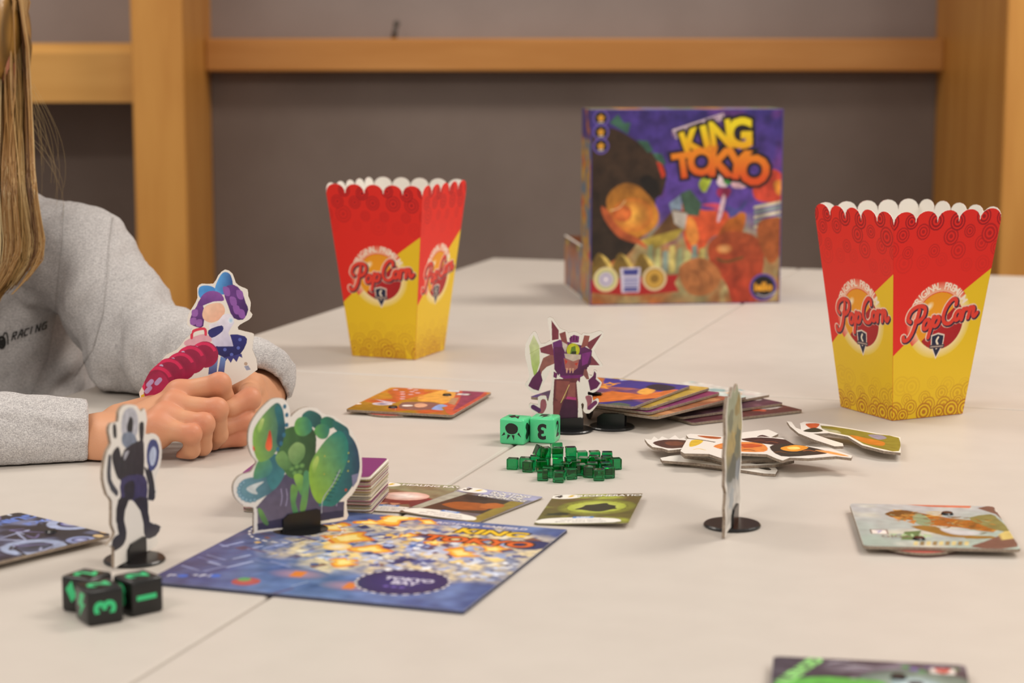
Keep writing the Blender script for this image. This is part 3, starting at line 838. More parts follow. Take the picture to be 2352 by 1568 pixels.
# ------------------------------------------------------------------ printed character boards
BWD, BDP, BTH = 0.096, 0.116, 0.002
def monster_board(label, fr, z0, art, name='character_board', res=6e-4, dial_off=(.0, .012), tilt=(0, 0), group='character boards lying on the tables', dials=True):
    t = thing(name, label, 'board', (fr.o.x, fr.o.y, ZT), fr.yaw, group)
    w, d = BWD / 2, BDP / 2
    rr = rrect(-w, w, -d, d, .004, 4)
    ta, tb = math.tan(tilt[0]), math.tan(tilt[1])
    mp = lambda u, v, ww: (u, v, z0 + ww + u * ta + v * tb)
    pnl = slab('panel', rr, 0, BTH, mp, [M_PAPER, M_CORE], t)
    k = Ink(); art(k); k.build('print', pnl, rr, res, mp, BTH, M_PRINTG)
    if dials:
        for i, (cx, cy) in enumerate(((-.012, -d + .020), (.014, d - .026))):
            n = 28; rad = .0245
            slab('dial', [(cx + rad * math.cos(2*math.pi*j/n), cy + rad * math.sin(2*math.pi*j/n)) for j in range(n)], -.0022, -.0004, mp, [mat('dial_paper', '#c0584a', .5), M_CORE], t)
            bm = bmesh.new()
            bmesh.ops.create_cone(bm, cap_ends=True, segments=16, radius1=.0042, radius2=.0034, depth=.0014, matrix=Matrix.Translation(mp(cx, cy, BTH + .0007)))
            bmobj('rivet', bm, M_BLACK, t, False)
    return t
def art_base(k, c1, c2, c3, sc=40, seed=0.0, horizontal=False):
    A, B, C = lin(c1), lin(c2), lin(c3)
    def f(u, v):
        n = nz(u, v, sc, seed) + .5 * nz(u, v, sc * 2.6, seed + 3)
        c = mixc(A, B, .5 + (u if horizontal else v) / .11 + n * .5)
        return mixc(c, C, (n - .18) * 2.2)
    k.grid(-.05, .05, -.06, .06, 60, 70, f)
def splash(k, cx, cy, rx, ry, col, seed=1, n=14, amp=.35):
    rnd = random.Random(seed)
    pts = [(cx + rx * (1 + rnd.uniform(-amp, amp)) * math.cos(a), cy + ry * (1 + rnd.uniform(-amp, amp)) * math.sin(a)) for a in np.linspace(0, 2*math.pi, n + 1)[:-1]]
    k.poly(smooth_closed(pts, 2), col)
def window_slot(k, u, v, w=.011, h=.007, ch='7', tcol='#c0392b'):
    k.poly([(u - w/2 - .001, v - h/2 - .001), (u + w/2 + .001, v - h/2 - .001), (u + w/2 + .001, v + h/2 + .001), (u - w/2 - .001, v + h/2 + .001)], '#5a4a44')
    k.poly([(u - w/2, v - h/2), (u + w/2, v - h/2), (u + w/2, v + h/2), (u - w/2, v + h/2)], '#ece6e0'); k.text(ch, u, v, h * .9, tcol, bold=.03)
# orange board by the near popcorn box
fr_o = edge_frame((796, 944), (1036, 957), BWD, BDP, .003)
def art_orange(k):
    art_base(k, '#8a6a1c', '#c9862e', '#b8452c', 38, 2)
    Z = lambda pts: [fr_o.uv(780 + x / 6.918, 860 + y / 6.918) for x, y in pts]
    k.poly(smooth_closed(Z([(2350, 300), (1900, 250), (1600, 240), (1650, 400), (1700, 640), (2000, 640)]), 1), '#c4503a')
    k.poly(smooth_closed(Z([(2300, 300), (2050, 240), (1950, 300), (1900, 450), (1800, 600), (2000, 500)]), 1), '#8f3354')
    k.poly(smooth_closed(Z([(1300, 360), (1700, 260), (1850, 330), (1700, 480), (1500, 460), (1250, 440)]), 1), '#e0a04a')
    k.poly(smooth_closed(Z([(760, 280), (1000, 220), (1300, 240), (1350, 300), (1200, 380), (900, 440), (820, 350)]), 1), '#b8502e')
    for i in range(4): k.stroke(Z([(880 + i * 10, 300 + i * 38), (1080, 318 + i * 34), (1330, 296 + i * 34)]), .0016, '#d8485a')
    for x, y in ((890, 265), (1000, 300), (1120, 250), (1150, 295), (1210, 270), (1005, 335), (1130, 340), (1005, 375), (1000, 410), (1240, 315)): k.disc(*Z([(x, y)])[0], .0026, .0022, '#d8b8c8', n=8)
    k.disc(*Z([(680, 490)])[0], .009, .007, '#4c4688', '#dcd4dc'); k.poly(Z([(550, 410), (640, 430), (900, 470), (780, 490)]), '#c4b6c4')
    k.poly(smooth_closed(Z([(960, 560), (1000, 470), (1250, 460), (1500, 470), (1650, 540), (1300, 590)]), 1), '#6f4a58')
    k.disc(*Z([(1080, 518)])[0], .0050, .0042, '#e4d8d4'); k.poly(smooth_closed(Z([(1190, 500), (1300, 480), (1400, 510), (1330, 545), (1210, 540)]), 1), '#dca68c')
    k.poly(smooth_closed(Z([(1460, 570), (1580, 500), (1720, 520), (1620, 550), (1650, 590), (1520, 585)]), 1), '#7aa0dc')
    k.poly(Z([(1720, 480), (1780, 400), (1900, 390), (1830, 510)]), '#b48a6a')
    k.poly(Z([(1690, 290), (1740, 270), (1910, 280), (1890, 305)]), '#cbd6d8')
    window_slot(k, *Z([(1965, 338)])[0], ch='7', tcol='#6a7ab8')
    k.disc(*Z([(300, 490)])[0], .0025, .003, '#efe4da')
    k.mottle(160, .35, 3)
monster_board('orange board with pale blue and pink print, before the near popcorn box', fr_o, .0024, art_orange)
# grey-green board on the far side from the person
fr_g = edge_frame((1986, 1259), (2343, 1267), BWD, BDP, .004)
def art_green(k):
    art_base(k, '#9db4ac', '#b0b6ba', '#c4c8bc', 30, 5)
    Z = lambda pts: [fr_g.uv(1700 + x / 3.58, 1130 + y / 3.58) for x, y in pts]
    k.poly(smooth_closed(Z([(1950, 150), (2240, 140), (2280, 470), (1900, 470), (2000, 430), (2200, 330), (2100, 200)]), 1), '#6a4c48')
    k.poly(Z([(1360, 120), (1900, 130), (1890, 150), (1560, 140)]), '#c8705a')
    k.poly(smooth_closed(Z([(1200, 190), (1300, 170), (1480, 190), (1700, 230), (1900, 250), (2100, 290), (2080, 350), (1800, 310), (1560, 290), (1400, 250), (1240, 225)]), 1), '#9a5a1c')
    k.poly(smooth_closed(Z([(1200, 190), (1320, 165), (1470, 190), (1500, 215), (1350, 230), (1210, 210)]), 1), '#5c4420')
    k.poly(smooth_closed(Z([(1420, 210), (1500, 200), (1570, 260), (1540, 300), (1440, 270)]), 1), '#7f9a78')
    k.poly(smooth_closed(Z([(1400, 300), (1600, 300), (1800, 370), (2060, 380), (2080, 400), (1800, 400), (1560, 350)]), 1), '#8a6a2c')
    k.poly(smooth_closed(Z([(1640, 320), (1800, 330), (1980, 350), (1900, 375), (1740, 365)]), 1), '#c0c4c8')
    k.poly(smooth_closed(Z([(1880, 230), (2060, 200), (2120, 240), (2180, 290), (2240, 350), (2100, 330), (1960, 280)]), 1), '#7a7a48')
    for y in (186, 202, 218): k.stroke(Z([(1520, y), (1600, y - 4), (1680, y)]), .0016, '#d2b04a', taper=True)
    for i in range(5): k.poly(Z([(2110 + i*8, 375 + i*10), (2180, 340 + i*12), (2290, 338 + i*14), (2280, 350 + i*12)]), '#d0bc72')
    for i in range(9): k.poly(Z([(1430 + i*52, 425), (1466 + i*52, 424), (1460 + i*52, 458), (1424 + i*52, 456)]), ['#d4c68a', '#8a7a50'][i % 2])
    for x, y in ((1260, 232), (1370, 262), (1300, 240)): k.poly(Z([(x, y), (x + 80, y - 14), (x + 60, y + 20)]), '#c0803a')
    k.poly(Z([(1350, 345), (1490, 335), (1450, 415), (1320, 412)]), '#4a7a4c'); k.poly(Z([(1235, 365), (1330, 362), (1320, 405), (1240, 402)]), '#8fa4a4')
    u, v = Z([(1400, 378)])[0]; k.text('ZAUR', u, v, .011, '#a4c89a', rot=0, bold=.02)
    u, v = Z([(1284, 384)])[0]; k.text('GIGA', u, v, .008, '#5a4a44', rot=0, bold=.02)
    k.poly(Z([(1560, 390), (1680, 385), (1850, 395), (1840, 418), (1620, 415)]), '#9fb0b0')
    window_slot(k, *Z([(1143, 345)])[0], w=.009, h=.010, ch='7', tcol='#8a90c0'); window_slot(k, *Z([(2155, 172)])[0], w=.009, h=.008, ch='♥', tcol='#c0392b')
    rnd_ = random.Random(77)
    for i in range(90):
        x = rnd_.uniform(1230, 2080); y = 200 + (x - 1230) * .13 + rnd_.gauss(0, 24)
        k.stroke(Z([(x, y), (x + rnd_.uniform(10, 40), y + rnd_.uniform(-8, 8)), (x + rnd_.uniform(40, 90), y + rnd_.uniform(-10, 14))]), rnd_.uniform(.0008, .0022), rnd_.choice(['#6a4a1c', '#8a5c20', '#b07a34', '#4c3c1c', '#7a8058', '#c89a4a', '#8a9a7c']), taper=True)
    k.mottle(140, .22, 4)
monster_board('grey-green board with brown print, alone beyond the upright edge-on standee', fr_g, .0036, art_green)
# dark board cut by the lower frame edge
fr_a = edge_frame((1778, 1513), (2216, 1534), BWD, BDP, .004, back=True)
def art_dark(k):
    art_base(k, '#3a3440', '#4a4450', '#76707c', 45, 8)
    for i in range(16):
        rnd_ = random.Random(i); u, v = rnd_.uniform(-.03, .04), rnd_.uniform(.02, .055)
        k.stroke([(u, v), (u + .006, v + .004), (u + .014, v + .002)], .0016, ['#8a8494', '#b4b0bc', '#5a5464'][i % 3], taper=True)
    k.disc(.022, .02, .03, .026, '#a9c0b4', '#5a6a64'); k.disc(.022, .022, .012, .011, '#cfe0e4', '#8fa8ac')
    splash(k, -.015, .012, .03, .016, '#5fae4c', 2, amp=.12); splash(k, .03, -.02, .03, .03, '#4a8a44', 3)
    for i in range(7): k.disc(.018 + .004 * i, .05 - .003 * (i % 3), .0025, None, ['#4a8a54', '#6a5a9c'][i % 2], n=8)
    k.text('ALIENOID', -.034, .036, .0105, '#8fd47a', rot=R(68), bold=.05)
    window_slot(k, .036, .046, w=.012, h=.008, ch='♥', tcol='#c0392b'); k.disc(.022, .024, .004, None, '#111111')
    k.mottle(150, .3, 6)
monster_board('dark board with bright green lettering, cut off below the grey-green board', fr_a, .0036, art_dark)
# dark blue board in front of the forearm
yawp = math.atan2(G(251, 1243).y - G(0, 1304).y, G(251, 1243).x - G(0, 1304).x)
cp = G(258, 1236, .003); up_ = Vector((math.cos(yawp), math.sin(yawp), 0)); vp_ = Vector((-up_.y, up_.x, 0))
cc = cp - up_ * BDP / 2 + vp_ * BWD / 2
fr_p = Fr((cc.x, cc.y, ZT), yawp + math.pi / 2, 'flat', .004)
def art_blue(k):
    art_base(k, '#1f1e28', '#34344c', '#70789c', 42, 11)
    P = lambda px, py: fr_p.uv(px, py)
    def rg(px, py, r, c0, c1):
        u, v = P(px, py); k.ring(u, v, r * .62, r, c0, n=30); k.disc(u, v, r * .5, None, c1[0], c1[1])
    rg(170, 1207, .0175, '#a8b4d8', ('#f0f0f4', '#3c3f90')); rg(78, 1262, .02, '#9aa8c8', ('#2a3038', '#454e66')); rg(185, 1245, .009, '#8f9ccc', ('#c8d0f0', '#5a62a8'))
    for i in range(24):
        rnd_ = random.Random(40 + i); u, v = rnd_.uniform(-.045, .045), rnd_.uniform(-.055, .055)
        k.stroke([(u, v), (u + rnd_.uniform(-.01, .01), v + rnd_.uniform(-.01, .01)), (u + rnd_.uniform(-.02, .02), v + rnd_.uniform(-.02, .02))], .0022, rnd_.choice(['#9aa2c4', '#c9cede', '#6a6290', '#15151c']), taper=True)
    u, v = P(70, 1190); k.text('PENGUIN', u, v, .0135, '#5f7fd0', rot=R(90), bold=.05)
    u, v = P(92, 1202); k.text('SPACE', u, v, .0085, '#6f8ad8', rot=R(90), bold=.04)
    k.disc(*P(246, 1226), .005, .004, '#f2ddb8', '#d8a858'); k.disc(*P(226, 1236), .004, .003, '#e8c890')
    k.mottle(150, .3, 7)
monster_board('dark blue board with silvery rings in front of the grey cuff', fr_p, .0036, art_blue)

# fanned stack of boards beside the far popcorn box
pal = [('#5a2c3c', '#6a3a2c', '#8a5a4a'), ('#3c2438', '#5c3848', '#84606c'), ('#b8ccc8', '#d8d4cc', '#8ab0b0'), ('#b0d0c8', '#c8d8d4', '#7aa498'), ('#8a6a3c', '#a8443c', '#c48a5c'), ('#6a2460', '#8a2c5a', '#c05a7c'),
       ('#a88a34', '#c8a848', '#7a6428'), ('#2c2a7c', '#c8702a', '#3c2c50')]
words = ['', '', '', '', '', '', '', 'JACK']
corners = [(1525, 322), (1390, 272), (1300, 214), (1138, 228), (1040, 236), (952, 200), (880, 166), (745, 152)]    # far right corner of each, in a zoomed view
b0, b1 = G(1587, 891, .02), G(1415, 955, .02)
base_yaw = math.atan2(b0.y - b1.y, b0.x - b1.x)
fan = ['lowest board, dark maroon, at the bottom of the fanned stack', 'dark plum board second from the bottom of the fanned stack', 'pale board third from the bottom of the fanned stack', 'pale mint board with white corner, middle of the fanned stack',
       'tan and red board just under the magenta one in the fanned stack', 'magenta and purple board in the upper half of the fanned stack', 'mustard yellow board directly under the topmost fanned board', 'topmost board of the fanned stack, blue with orange flames']
for i, (zx, zy) in enumerate(corners):
    z0 = .0006 + i * .0027
    C_ = G(1340 + zx / 3.0155, 840 + zy / 3.0155, z0)
    yw = base_yaw + R([-31, -26, -19, -14, -10, -7, -3, 0][i])
    uu = Vector((math.cos(yw), math.sin(yw), 0)); vv = Vector((-uu.y, uu.x, 0))
    cen = C_ - uu * BDP / 2 + vv * BWD / 2
    fr = Fr((cen.x, cen.y, ZT), yw - math.pi / 2, 'flat', z0)      # local +v runs along uu
    c1, c2, c3 = pal[i]
    def art(k, i=i, c1=c1, c2=c2, c3=c3, fr=fr):
        art_base(k, c1, c2, c3, 45, 20 + i)
        rnd_ = random.Random(i)
        for j in range(7): splash(k, rnd_.uniform(-.04, .04), rnd_.uniform(-.05, .05), rnd_.uniform(.004, .012), rnd_.uniform(.004, .012), rnd_.choice([c1, c2, c3, '#d8b48c', '#c8583a', '#8a7aa8', '#d8d0cc']), j)
        if i == 7:
            Z = lambda pts: [fr.uv(1340 + x / 3.0155, 840 + y / 3.0155) for x, y in pts]
            k.poly(smooth_closed(Z([(220, 80), (745, 155), (600, 200), (350, 170), (150, 150)]), 1), '#33308a')
            k.poly(smooth_closed(Z([(60, 230), (200, 190), (400, 215), (560, 190), (660, 180), (500, 240), (300, 250), (100, 270)]), 1), '#d8742c')
            k.poly(smooth_closed(Z([(370, 200), (430, 170), (500, 185), (440, 215)]), 1), '#f2b04a')
            k.poly(smooth_closed(Z([(430, 165), (520, 140), (640, 165), (560, 190)]), 1), '#23202c'); k.poly(Z([(240, 100), (330, 92), (350, 112), (260, 118)]), '#b8c4e4')
            u, v = Z([(170, 150)])[0]; k.text('JACK', u, v, .013, '#e89a2c', rot=R(90), bold=.05)
            k.poly(smooth_closed(Z([(150, 285), (250, 270), (330, 290), (260, 305), (170, 302)]), 1), '#4a5c50'); k.poly(Z([(80, 305), (140, 302), (130, 318), (90, 320)]), '#d8c8c0')
        k.mottle(150, .35, i)
    monster_board(fan[i], fr, z0, art, res=9e-4, dials=False, group='fanned stack of boards', tilt=(0, 0))

# ------------------------------------------------------------------ playing cards
def card(label, fr, z0, art, curl=.0, group='cards dealt beside the game board'):
    t = thing('playing_card', label, 'card', (fr.o.x, fr.o.y, ZT), fr.yaw, group)
    w, d = .0315, .044
    rr = rrect(-w, w, -d, d, .003, 4)
    # outline is dense enough to follow a slight curl
    mp = lambda u, v, ww: (u, v, z0 + ww + curl * (u / w * .5 + .5))
    pnl = slab('card_sheet', rr, 0, .0003, lambda u, v, ww: mp(u, v, ww - .00005), [M_CARDW, mat('card_edge', '#8f8064', .6)], t)
    k = Ink(); art(k); k.build('print', pnl, rr, 4e-4, mp, .0003, M_PRINTG)
    return t
def card_text(k, title_, cost, tcol='#f2eee6'):
    k.disc(-.0225, .037, .0115, .0068, '#f2eee4', n=20); k.text(cost, -.027, .0375, .010, '#2a1c18', bold=.06); k.poly([(-.0185, .0415), (-.016, .0415), (-.0175, .0385), (-.0155, .0385), (-.0205, .0335), (-.019, .037), (-.021, .037)], '#d8b41e')
    lines = title_.split('|')
    for i, ln in enumerate(lines): k.text(ln, .008 + .003 * (len(lines) == 1), .0385 - i * .0062, .0068, '#3a322c', bold=.075); 
    for i, ln in enumerate(lines): k.text(ln, .008 + .003 * (len(lines) == 1), .0388 - i * .0062, .0068, tcol, bold=.03)
def card_box(k, lines=2):
    k.poly(smooth_closed([(-.028, -.0415), (-.028, -.030), (-.012, -.0265), (.008, -.0275), (.023, -.032), (.021, -.0415)], 1), '#efebe2')
    k.poly([(-.008, -.0285), (.006, -.0285), (.006, -.024), (-.008, -.024)], '#4a86c8'); k.text('KEEP', -.001, -.0263, .0042, '#f0f0f0', bold=.03)
    for i in range(lines):
        k.text(['when you attack,', 'gain 1 extra damage'][i % 2], -.001, -.033 - i * .0045, .0042, '#4a4440')
fr1 = edge_frame((872, 1109), (1050, 1118), .063, .088, 0, back=True)
fr2 = edge_frame((1064, 1121), (1259, 1147), .063, .088, 0, back=True)
fr3 = edge_frame((1228, 1206), (1441, 1215), .063, .088)
def art1(k):
    art_base(k, '#6a4436', '#94a07c', '#80684e', 35, 31); splash(k, .0, -.006, .026, .014, '#7a2f30', 4, amp=.15); splash(k, .002, .004, .014, .011, '#f4e6dc', 5, amp=.1); k.disc(.002, .004, .017, .013, '#fdf4ee', '#d8a898')
    splash(k, .02, -.016, .010, .012, '#6a2a34', 6, amp=.15); k.poly([(-.012, -.018), (-.008, -.026), (-.004, -.018)], '#d89a78'); k.poly([(-.003, -.018), (.001, -.026), (.005, -.018)], '#d89a78'); splash(k, -.024, .006, .007, .012, '#5a3c34', 8)
    k.mottle(160, .25, 2); card_text(k, 'HEALING RAY', '4'); card_box(k)
def art2(k):
    art_base(k, '#5a4630', '#8a8ca4', '#6a5840', 30, 33); k.poly([(-.031, .03), (.031, .03), (.031, .044), (-.031, .044)], '#a4a4c4'); k.poly([(-.03, .026), (.026, .02), (.03, -.02), (-.03, -.028)], '#3c3228')
    k.poly([(-.031, .028), (-.02, .026), (-.024, -.028), (-.031, -.028)], '#a8a898'); k.poly([(.018, .022), (.029, .022), (.031, -.044), (.022, -.044)], '#8f7c34')
    splash(k, .0, -.006, .018, .011, '#9c5420', 4, amp=.12); splash(k, .014, .002, .008, .009, '#b46428', 5, amp=.15); splash(k, -.008, .018, .010, .007, '#2c241c', 9)
    k.mottle(160, .25, 3); card_text(k, 'ROOTING|FOR THE|UNDERDOG', '3'); card_box(k)
def art3(k):
    art_base(k, '#5e5c24', '#6a5630', '#a4ac3c', 40, 35)
    k.disc(.004, .004, .027, .024, '#c8cc4c', '#6a6a28'); k.disc(.004, .004, .020, .017, '#d8dc7a', '#a8b43a'); splash(k, .005, .003, .014, .011, '#2c3018', 4, amp=.3)
    for i in range(22):
        a = i * .72; k.poly([(.004 + .02 * math.cos(a) * q, .004 + .017 * math.sin(a) * q + e) for q, e in ((1, 0), (1.12, .0008), (1.05, -.001))], '#33351a')
    splash(k, -.02, -.016, .009, .005, '#283018', 7, amp=.4); k.mottle(160, .25, 4); card_text(k, 'REGENERATION', '4'); card_box(k)
card('playing card with a white glow and reddish shapes, beside the green standee', fr1, .0006, art1)
card('playing card with an orange brown figure, middle of the three dealt', fr2, .0011, art2)
card('playing card printed olive green, nearest the edge-on standee', fr3, .0004, art3, curl=.0035)
# deck of cards standing in a pile behind the green standee
dl = G(556, 1089, .026)
dyaw = R(-8)
dc = dl + Vector((math.cos(dyaw), math.sin(dyaw), 0)) * .044 + Vector((-math.sin(dyaw), math.cos(dyaw), 0)) * .0315
rr = rrect(-.044, .044, -.0315, .0315, .003, 2)
edge_cols = [mat('card_edge_%d' % i, c, .6) for i, c in enumerate(('#c8bba4', '#6a5a44', '#9c3c5c', '#a89448', '#e0d8c8', '#4c4238'))]
deck_me = []
for i, ec in enumerate(edge_cols):
    o = slab('card_sheet', rr, 0, .00042, flat, [M_CARDW if i else mat('card_back_purple', '#7a2c6c', .4), ec])
    deck_me.append(o.data); bpy.data.objects.remove(o)
rnd = random.Random(4)
for i in range(56):
    o = link('deck_card', deck_me[rnd.randrange(6) if i < 55 else 0])
    o.location = (dc.x + rnd.uniform(-.0007, .0007), dc.y + rnd.uniform(-.0008, .0008), ZT + .0002 + i * .00047); o.rotation_euler = (0, 0, dyaw + rnd.uniform(-.012, .012))
    tag(o, 'thin card in the tall face-down deck behind the green standee' if i < 55 else 'purple-backed top card of the deck behind the green standee', 'card', 'cards of the draw deck')

# ------------------------------------------------------------------ standees
def base_parts(t, clip_len=.026, clip_h=.0125, slant=.003):
    bm = bmesh.new(); n = 40; rad = .0188
    prof = [(0, 0), (rad - .0006, 0), (rad, .0006), (rad, .0014), (rad - .0008, .0022), (0, .0022)]
    rings = [[bm.verts.new((r_ * math.cos(2*math.pi*i/n), r_ * math.sin(2*math.pi*i/n), z)) for i in range(n)] for r_, z in prof[1:-1]]
    for a, b in zip(rings, rings[1:]):
        for i in range(n): bm.faces.new((a[i], a[(i+1) % n], b[(i+1) % n], b[i]))
    bm.faces.new(list(reversed(rings[0]))); bm.faces.new(rings[-1])
    d = bmobj('base_disc', bm, M_BLACK, t)
    bm = bmesh.new(); L = clip_len / 2
    for y0, y1 in ((-.0027, -.0011), (.0011, .0027)):
        pts = [(-L, .0022), (L, .0022), (L, clip_h), (L - .002, clip_h + .001), (-L + .004, clip_h + .001 - slant * .3), (-L, clip_h - slant)]
        a = [bm.verts.new((x, y0, z)) for x, z in pts]; b = [bm.verts.new((x, y1, z)) for x, z in pts]
        bm.faces.new(a); bm.faces.new(list(reversed(b)))
        for i in range(len(pts)): bm.faces.new((a[i], b[i], b[(i+1) % len(pts)], a[(i+1) % len(pts)]))
    bmesh.ops.recalc_face_normals(bm, faces=bm.faces[:])
    bmobj('clip', bm, M_BLACK, t)
def standee(label, base_px, pl, pr, scale, ox, oy, outline, art, res=3.5e-4, sm=1, group='upright cardboard standees in black bases', clip=(.026, .0125), bottom_h=.003):
    c = G(*base_px)
    A, B = G(*pl, bottom_h), G(*pr, bottom_h)
    yaw = math.atan2(B.y - A.y, B.x - A.x)
    t = thing('standee', label, 'standee', c, yaw, group)
    fr = Fr((c.x, c.y, ZT), yaw, 'stand', .001)
    Z = zoomer(scale, ox, oy, fr)
    pts = Z(outline)
    pts = [(u, max(v, .0028)) for u, v in pts]
    pts = smooth_closed(pts, sm)
    fg = slab('cutout', pts, -.001, .001, stand, [M_PAPER, M_CORE], t)
    k = Ink(); art(k, Z, fr); k.build('print', fg, pts, res, stand, .001, M_PRINTG)
    base_parts(t, *clip)
    print('standee', label, 'yaw', round(math.degrees(yaw), 1), 'size', [round(float(v), 3) for v in (np.array(pts).max(0) - np.array(pts).min(0))])
    return t
GRAD = lambda c0, c1, u0, v0, u1, v1: (lambda u, v: mixc(lin(c0), lin(c1), ((u - u0) * (u1 - u0) + (v - v0) * (v1 - v0)) / ((u1 - u0) ** 2 + (v1 - v0) ** 2)))
def zgrad(Z, c0, c1, p0, p1):
    a, b = Z([p0])[0], Z([p1])[0]; return GRAD(c0, c1, a[0], a[1], b[0], b[1])
def lobe(k, Z, pts, c0, c1, p0, p1, sm=2): k.poly(smooth_closed(Z(pts), sm), zgrad(Z, c0, c1, p0, p1))
GREEN = [(570, 140), (620, 148), (660, 185), (685, 250), (690, 318), (720, 290), (770, 250), (830, 228), (890, 228), (950, 242), (1000, 285), (1060, 300), (1120, 320), (1190, 370), (1240, 415), (1290, 480), (1330, 560), (1355, 650), (1368, 740),
         (1365, 850), (1345, 930), (1310, 1000), (1270, 1060), (1225, 1105), (1224, 1200), (1222, 1290), (980, 1330), (700, 1370), (365, 1420), (345, 1412), (342, 1300), (340, 1180), (270, 1165), (210, 1130), (160, 1070), (145, 1000), (155, 940), (190, 890),
         (240, 860), (310, 840), (345, 790), (370, 740), (330, 690), (300, 620), (288, 540), (295, 450), (320, 370), (370, 290), (430, 220), (490, 165), (530, 145)]
def art_kraken(k, Z, fr):
    # plain rounded sea-green shapes; not the printed figure itself
    lobe(k, Z, [(360, 1180), (640, 860), (900, 900), (1000, 1130), (1200, 1120), (1195, 1265), (380, 1390), (375, 1190)], '#4a4662', '#6c6478', (700, 900), (500, 1350), 0)
    k.poly(Z([(375, 1330), (600, 1280), (1195, 1200), (1195, 1268), (600, 1370), (378, 1395)]), '#34324e')
    for x in (600, 650, 985, 1040, 1130): k.stroke(Z([(x, 1000), (x + 10, 1080), (x - 4, 1160)]), .0006, '#9a94b4')
    lobe(k, Z, [(190, 990), (250, 910), (420, 880), (540, 900), (540, 1000), (430, 1080), (300, 1130), (210, 1080)], '#6f9aa6', '#3f6a78', (260, 1000), (520, 960))
    for i in range(9):
        a = 2.2 + i * .36; k.disc(*Z([(310 + 110 * math.cos(a), 1015 - 95 * math.sin(a))])[0], .0016, None, '#9cc0cc', '#4a7c90', n=10)
    k.poly(smooth_closed(Z([(270, 1000), (330, 960), (440, 930), (360, 1000), (380, 1050), (320, 1040)]), 1), '#cfd6d4')
    lobe(k, Z, [(440, 700), (600, 680), (640, 820), (600, 930), (520, 1010), (460, 900)], '#2f6470', '#3f8288', (450, 720), (600, 950))
    lobe(k, Z, [(380, 740), (470, 700), (520, 800), (470, 880), (340, 900)], '#5f9a5c', '#3f7f80', (360, 740), (500, 860))
    lobe(k, Z, [(640, 430), (900, 430), (930, 640), (880, 860), (700, 900), (600, 780), (560, 640)], '#44703c', '#2c4a2c', (650, 700), (920, 600))
    lobe(k, Z, [(670, 640), (740, 560), (820, 590), (820, 690), (750, 770), (690, 740)], '#86a868', '#5c8a50', (720, 620), (800, 740))
    lobe(k, Z, [(550, 690), (620, 640), (680, 720), (700, 790), (640, 820), (570, 770)], '#76a05c', '#4e7c48', (580, 680), (680, 800))
    for x, y in ((700, 810), (750, 790), (800, 780), (730, 850), (780, 840)): k.disc(*Z([(x, y)])[0], .0020, .0016, '#7aa85c', '#4f7f48', n=10)
    lobe(k, Z, [(720, 880), (800, 870), (830, 1000), (790, 1060)], '#8ab84c', '#4a8a54', (730, 900), (820, 1040)); lobe(k, Z, [(700, 960), (760, 1000), (740, 1130), (770, 1250), (720, 1240), (690, 1100)], '#6a9a4c', '#4a8a58', (700, 1000), (760, 1200))
    lobe(k, Z, [(820, 840), (870, 860), (860, 1050), (830, 1200), (780, 1200), (800, 1040)], '#4f8f64', '#6a9c50', (840, 880), (800, 1180))
    lobe(k, Z, [(380, 1190), (420, 1200), (480, 1320), (460, 1345), (410, 1290)], '#6a9a50', '#4f7a4c', (400, 1200), (460, 1330))
    lobe(k, Z, [(330, 520), (350, 420), (430, 300), (530, 200), (580, 190), (620, 260), (635, 400), (620, 520), (560, 640), (480, 720), (390, 740), (340, 630)], '#86b04a', '#1f5c68', (370, 480), (620, 420))
    lobe(k, Z, [(540, 240), (590, 220), (630, 330), (640, 450), (600, 600), (560, 560), (570, 400)], '#2c6e74', '#1d4a58', (540, 320), (640, 440))
    lobe(k, Z, [(380, 420), (410, 340), (440, 340), (420, 420), (390, 470)], '#b8cc7a', '#8ab850', (420, 350), (390, 460))
    lobe(k, Z, [(495, 440), (515, 540), (510, 620), (480, 640), (452, 600), (470, 520)], '#b8281c', '#f06a3c', (495, 450), (480, 610), 1)
    lobe(k, Z, [(335, 590), (352, 620), (348, 648), (332, 620)], '#e0502c', '#c03a24', (335, 600), (350, 640), 1)
    for x, y in ((635, 220), (655, 300), (655, 395), (628, 490), (600, 570), (570, 625)): k.disc(*Z([(x, y)])[0], .0013, .0016, '#2f6a86', n=8)
    lobe(k, Z, [(800, 300), (870, 255), (960, 290), (990, 350), (960, 440), (880, 400), (820, 350)], '#2f6f66', '#1d4a4c', (800, 300), (980, 380))
    lobe(k, Z, [(725, 400), (760, 330), (840, 320), (890, 380), (890, 450), (820, 500), (750, 480)], '#6aa84c', '#26786c', (740, 420), (890, 380))
    lobe(k, Z, [(980, 340), (1040, 315), (1110, 345), (1120, 400), (1060, 430), (990, 400)], '#2c7a58', '#1f5c54', (990, 380), (1110, 360))
    lobe(k, Z, [(1100, 350), (1200, 400), (1240, 440), (1240, 500), (1170, 480), (1100, 420)], '#2a6a64', '#1f5058', (1120, 400), (1230, 460))
    lobe(k, Z, [(915, 450), (960, 390), (1040, 395), (1060, 450), (1030, 520), (960, 520)], '#5a9c50', '#237066', (930, 470), (1060, 430))
    lobe(k, Z, [(1180, 470), (1260, 500), (1320, 600), (1345, 740), (1335, 860), (1260, 1000), (1190, 1080), (1100, 1160), (1010, 1160), (960, 1140), (1100, 900)], '#2c7a74', '#25405c', (1100, 800), (1330, 760))
    lobe(k, Z, [(880, 760), (960, 620), (1060, 500), (1160, 450), (1230, 540), (1230, 720), (1150, 900), (1040, 1060), (970, 1140), (900, 1060), (865, 900)], '#8ab43e', '#1f7c72', (890, 850), (1200, 640))
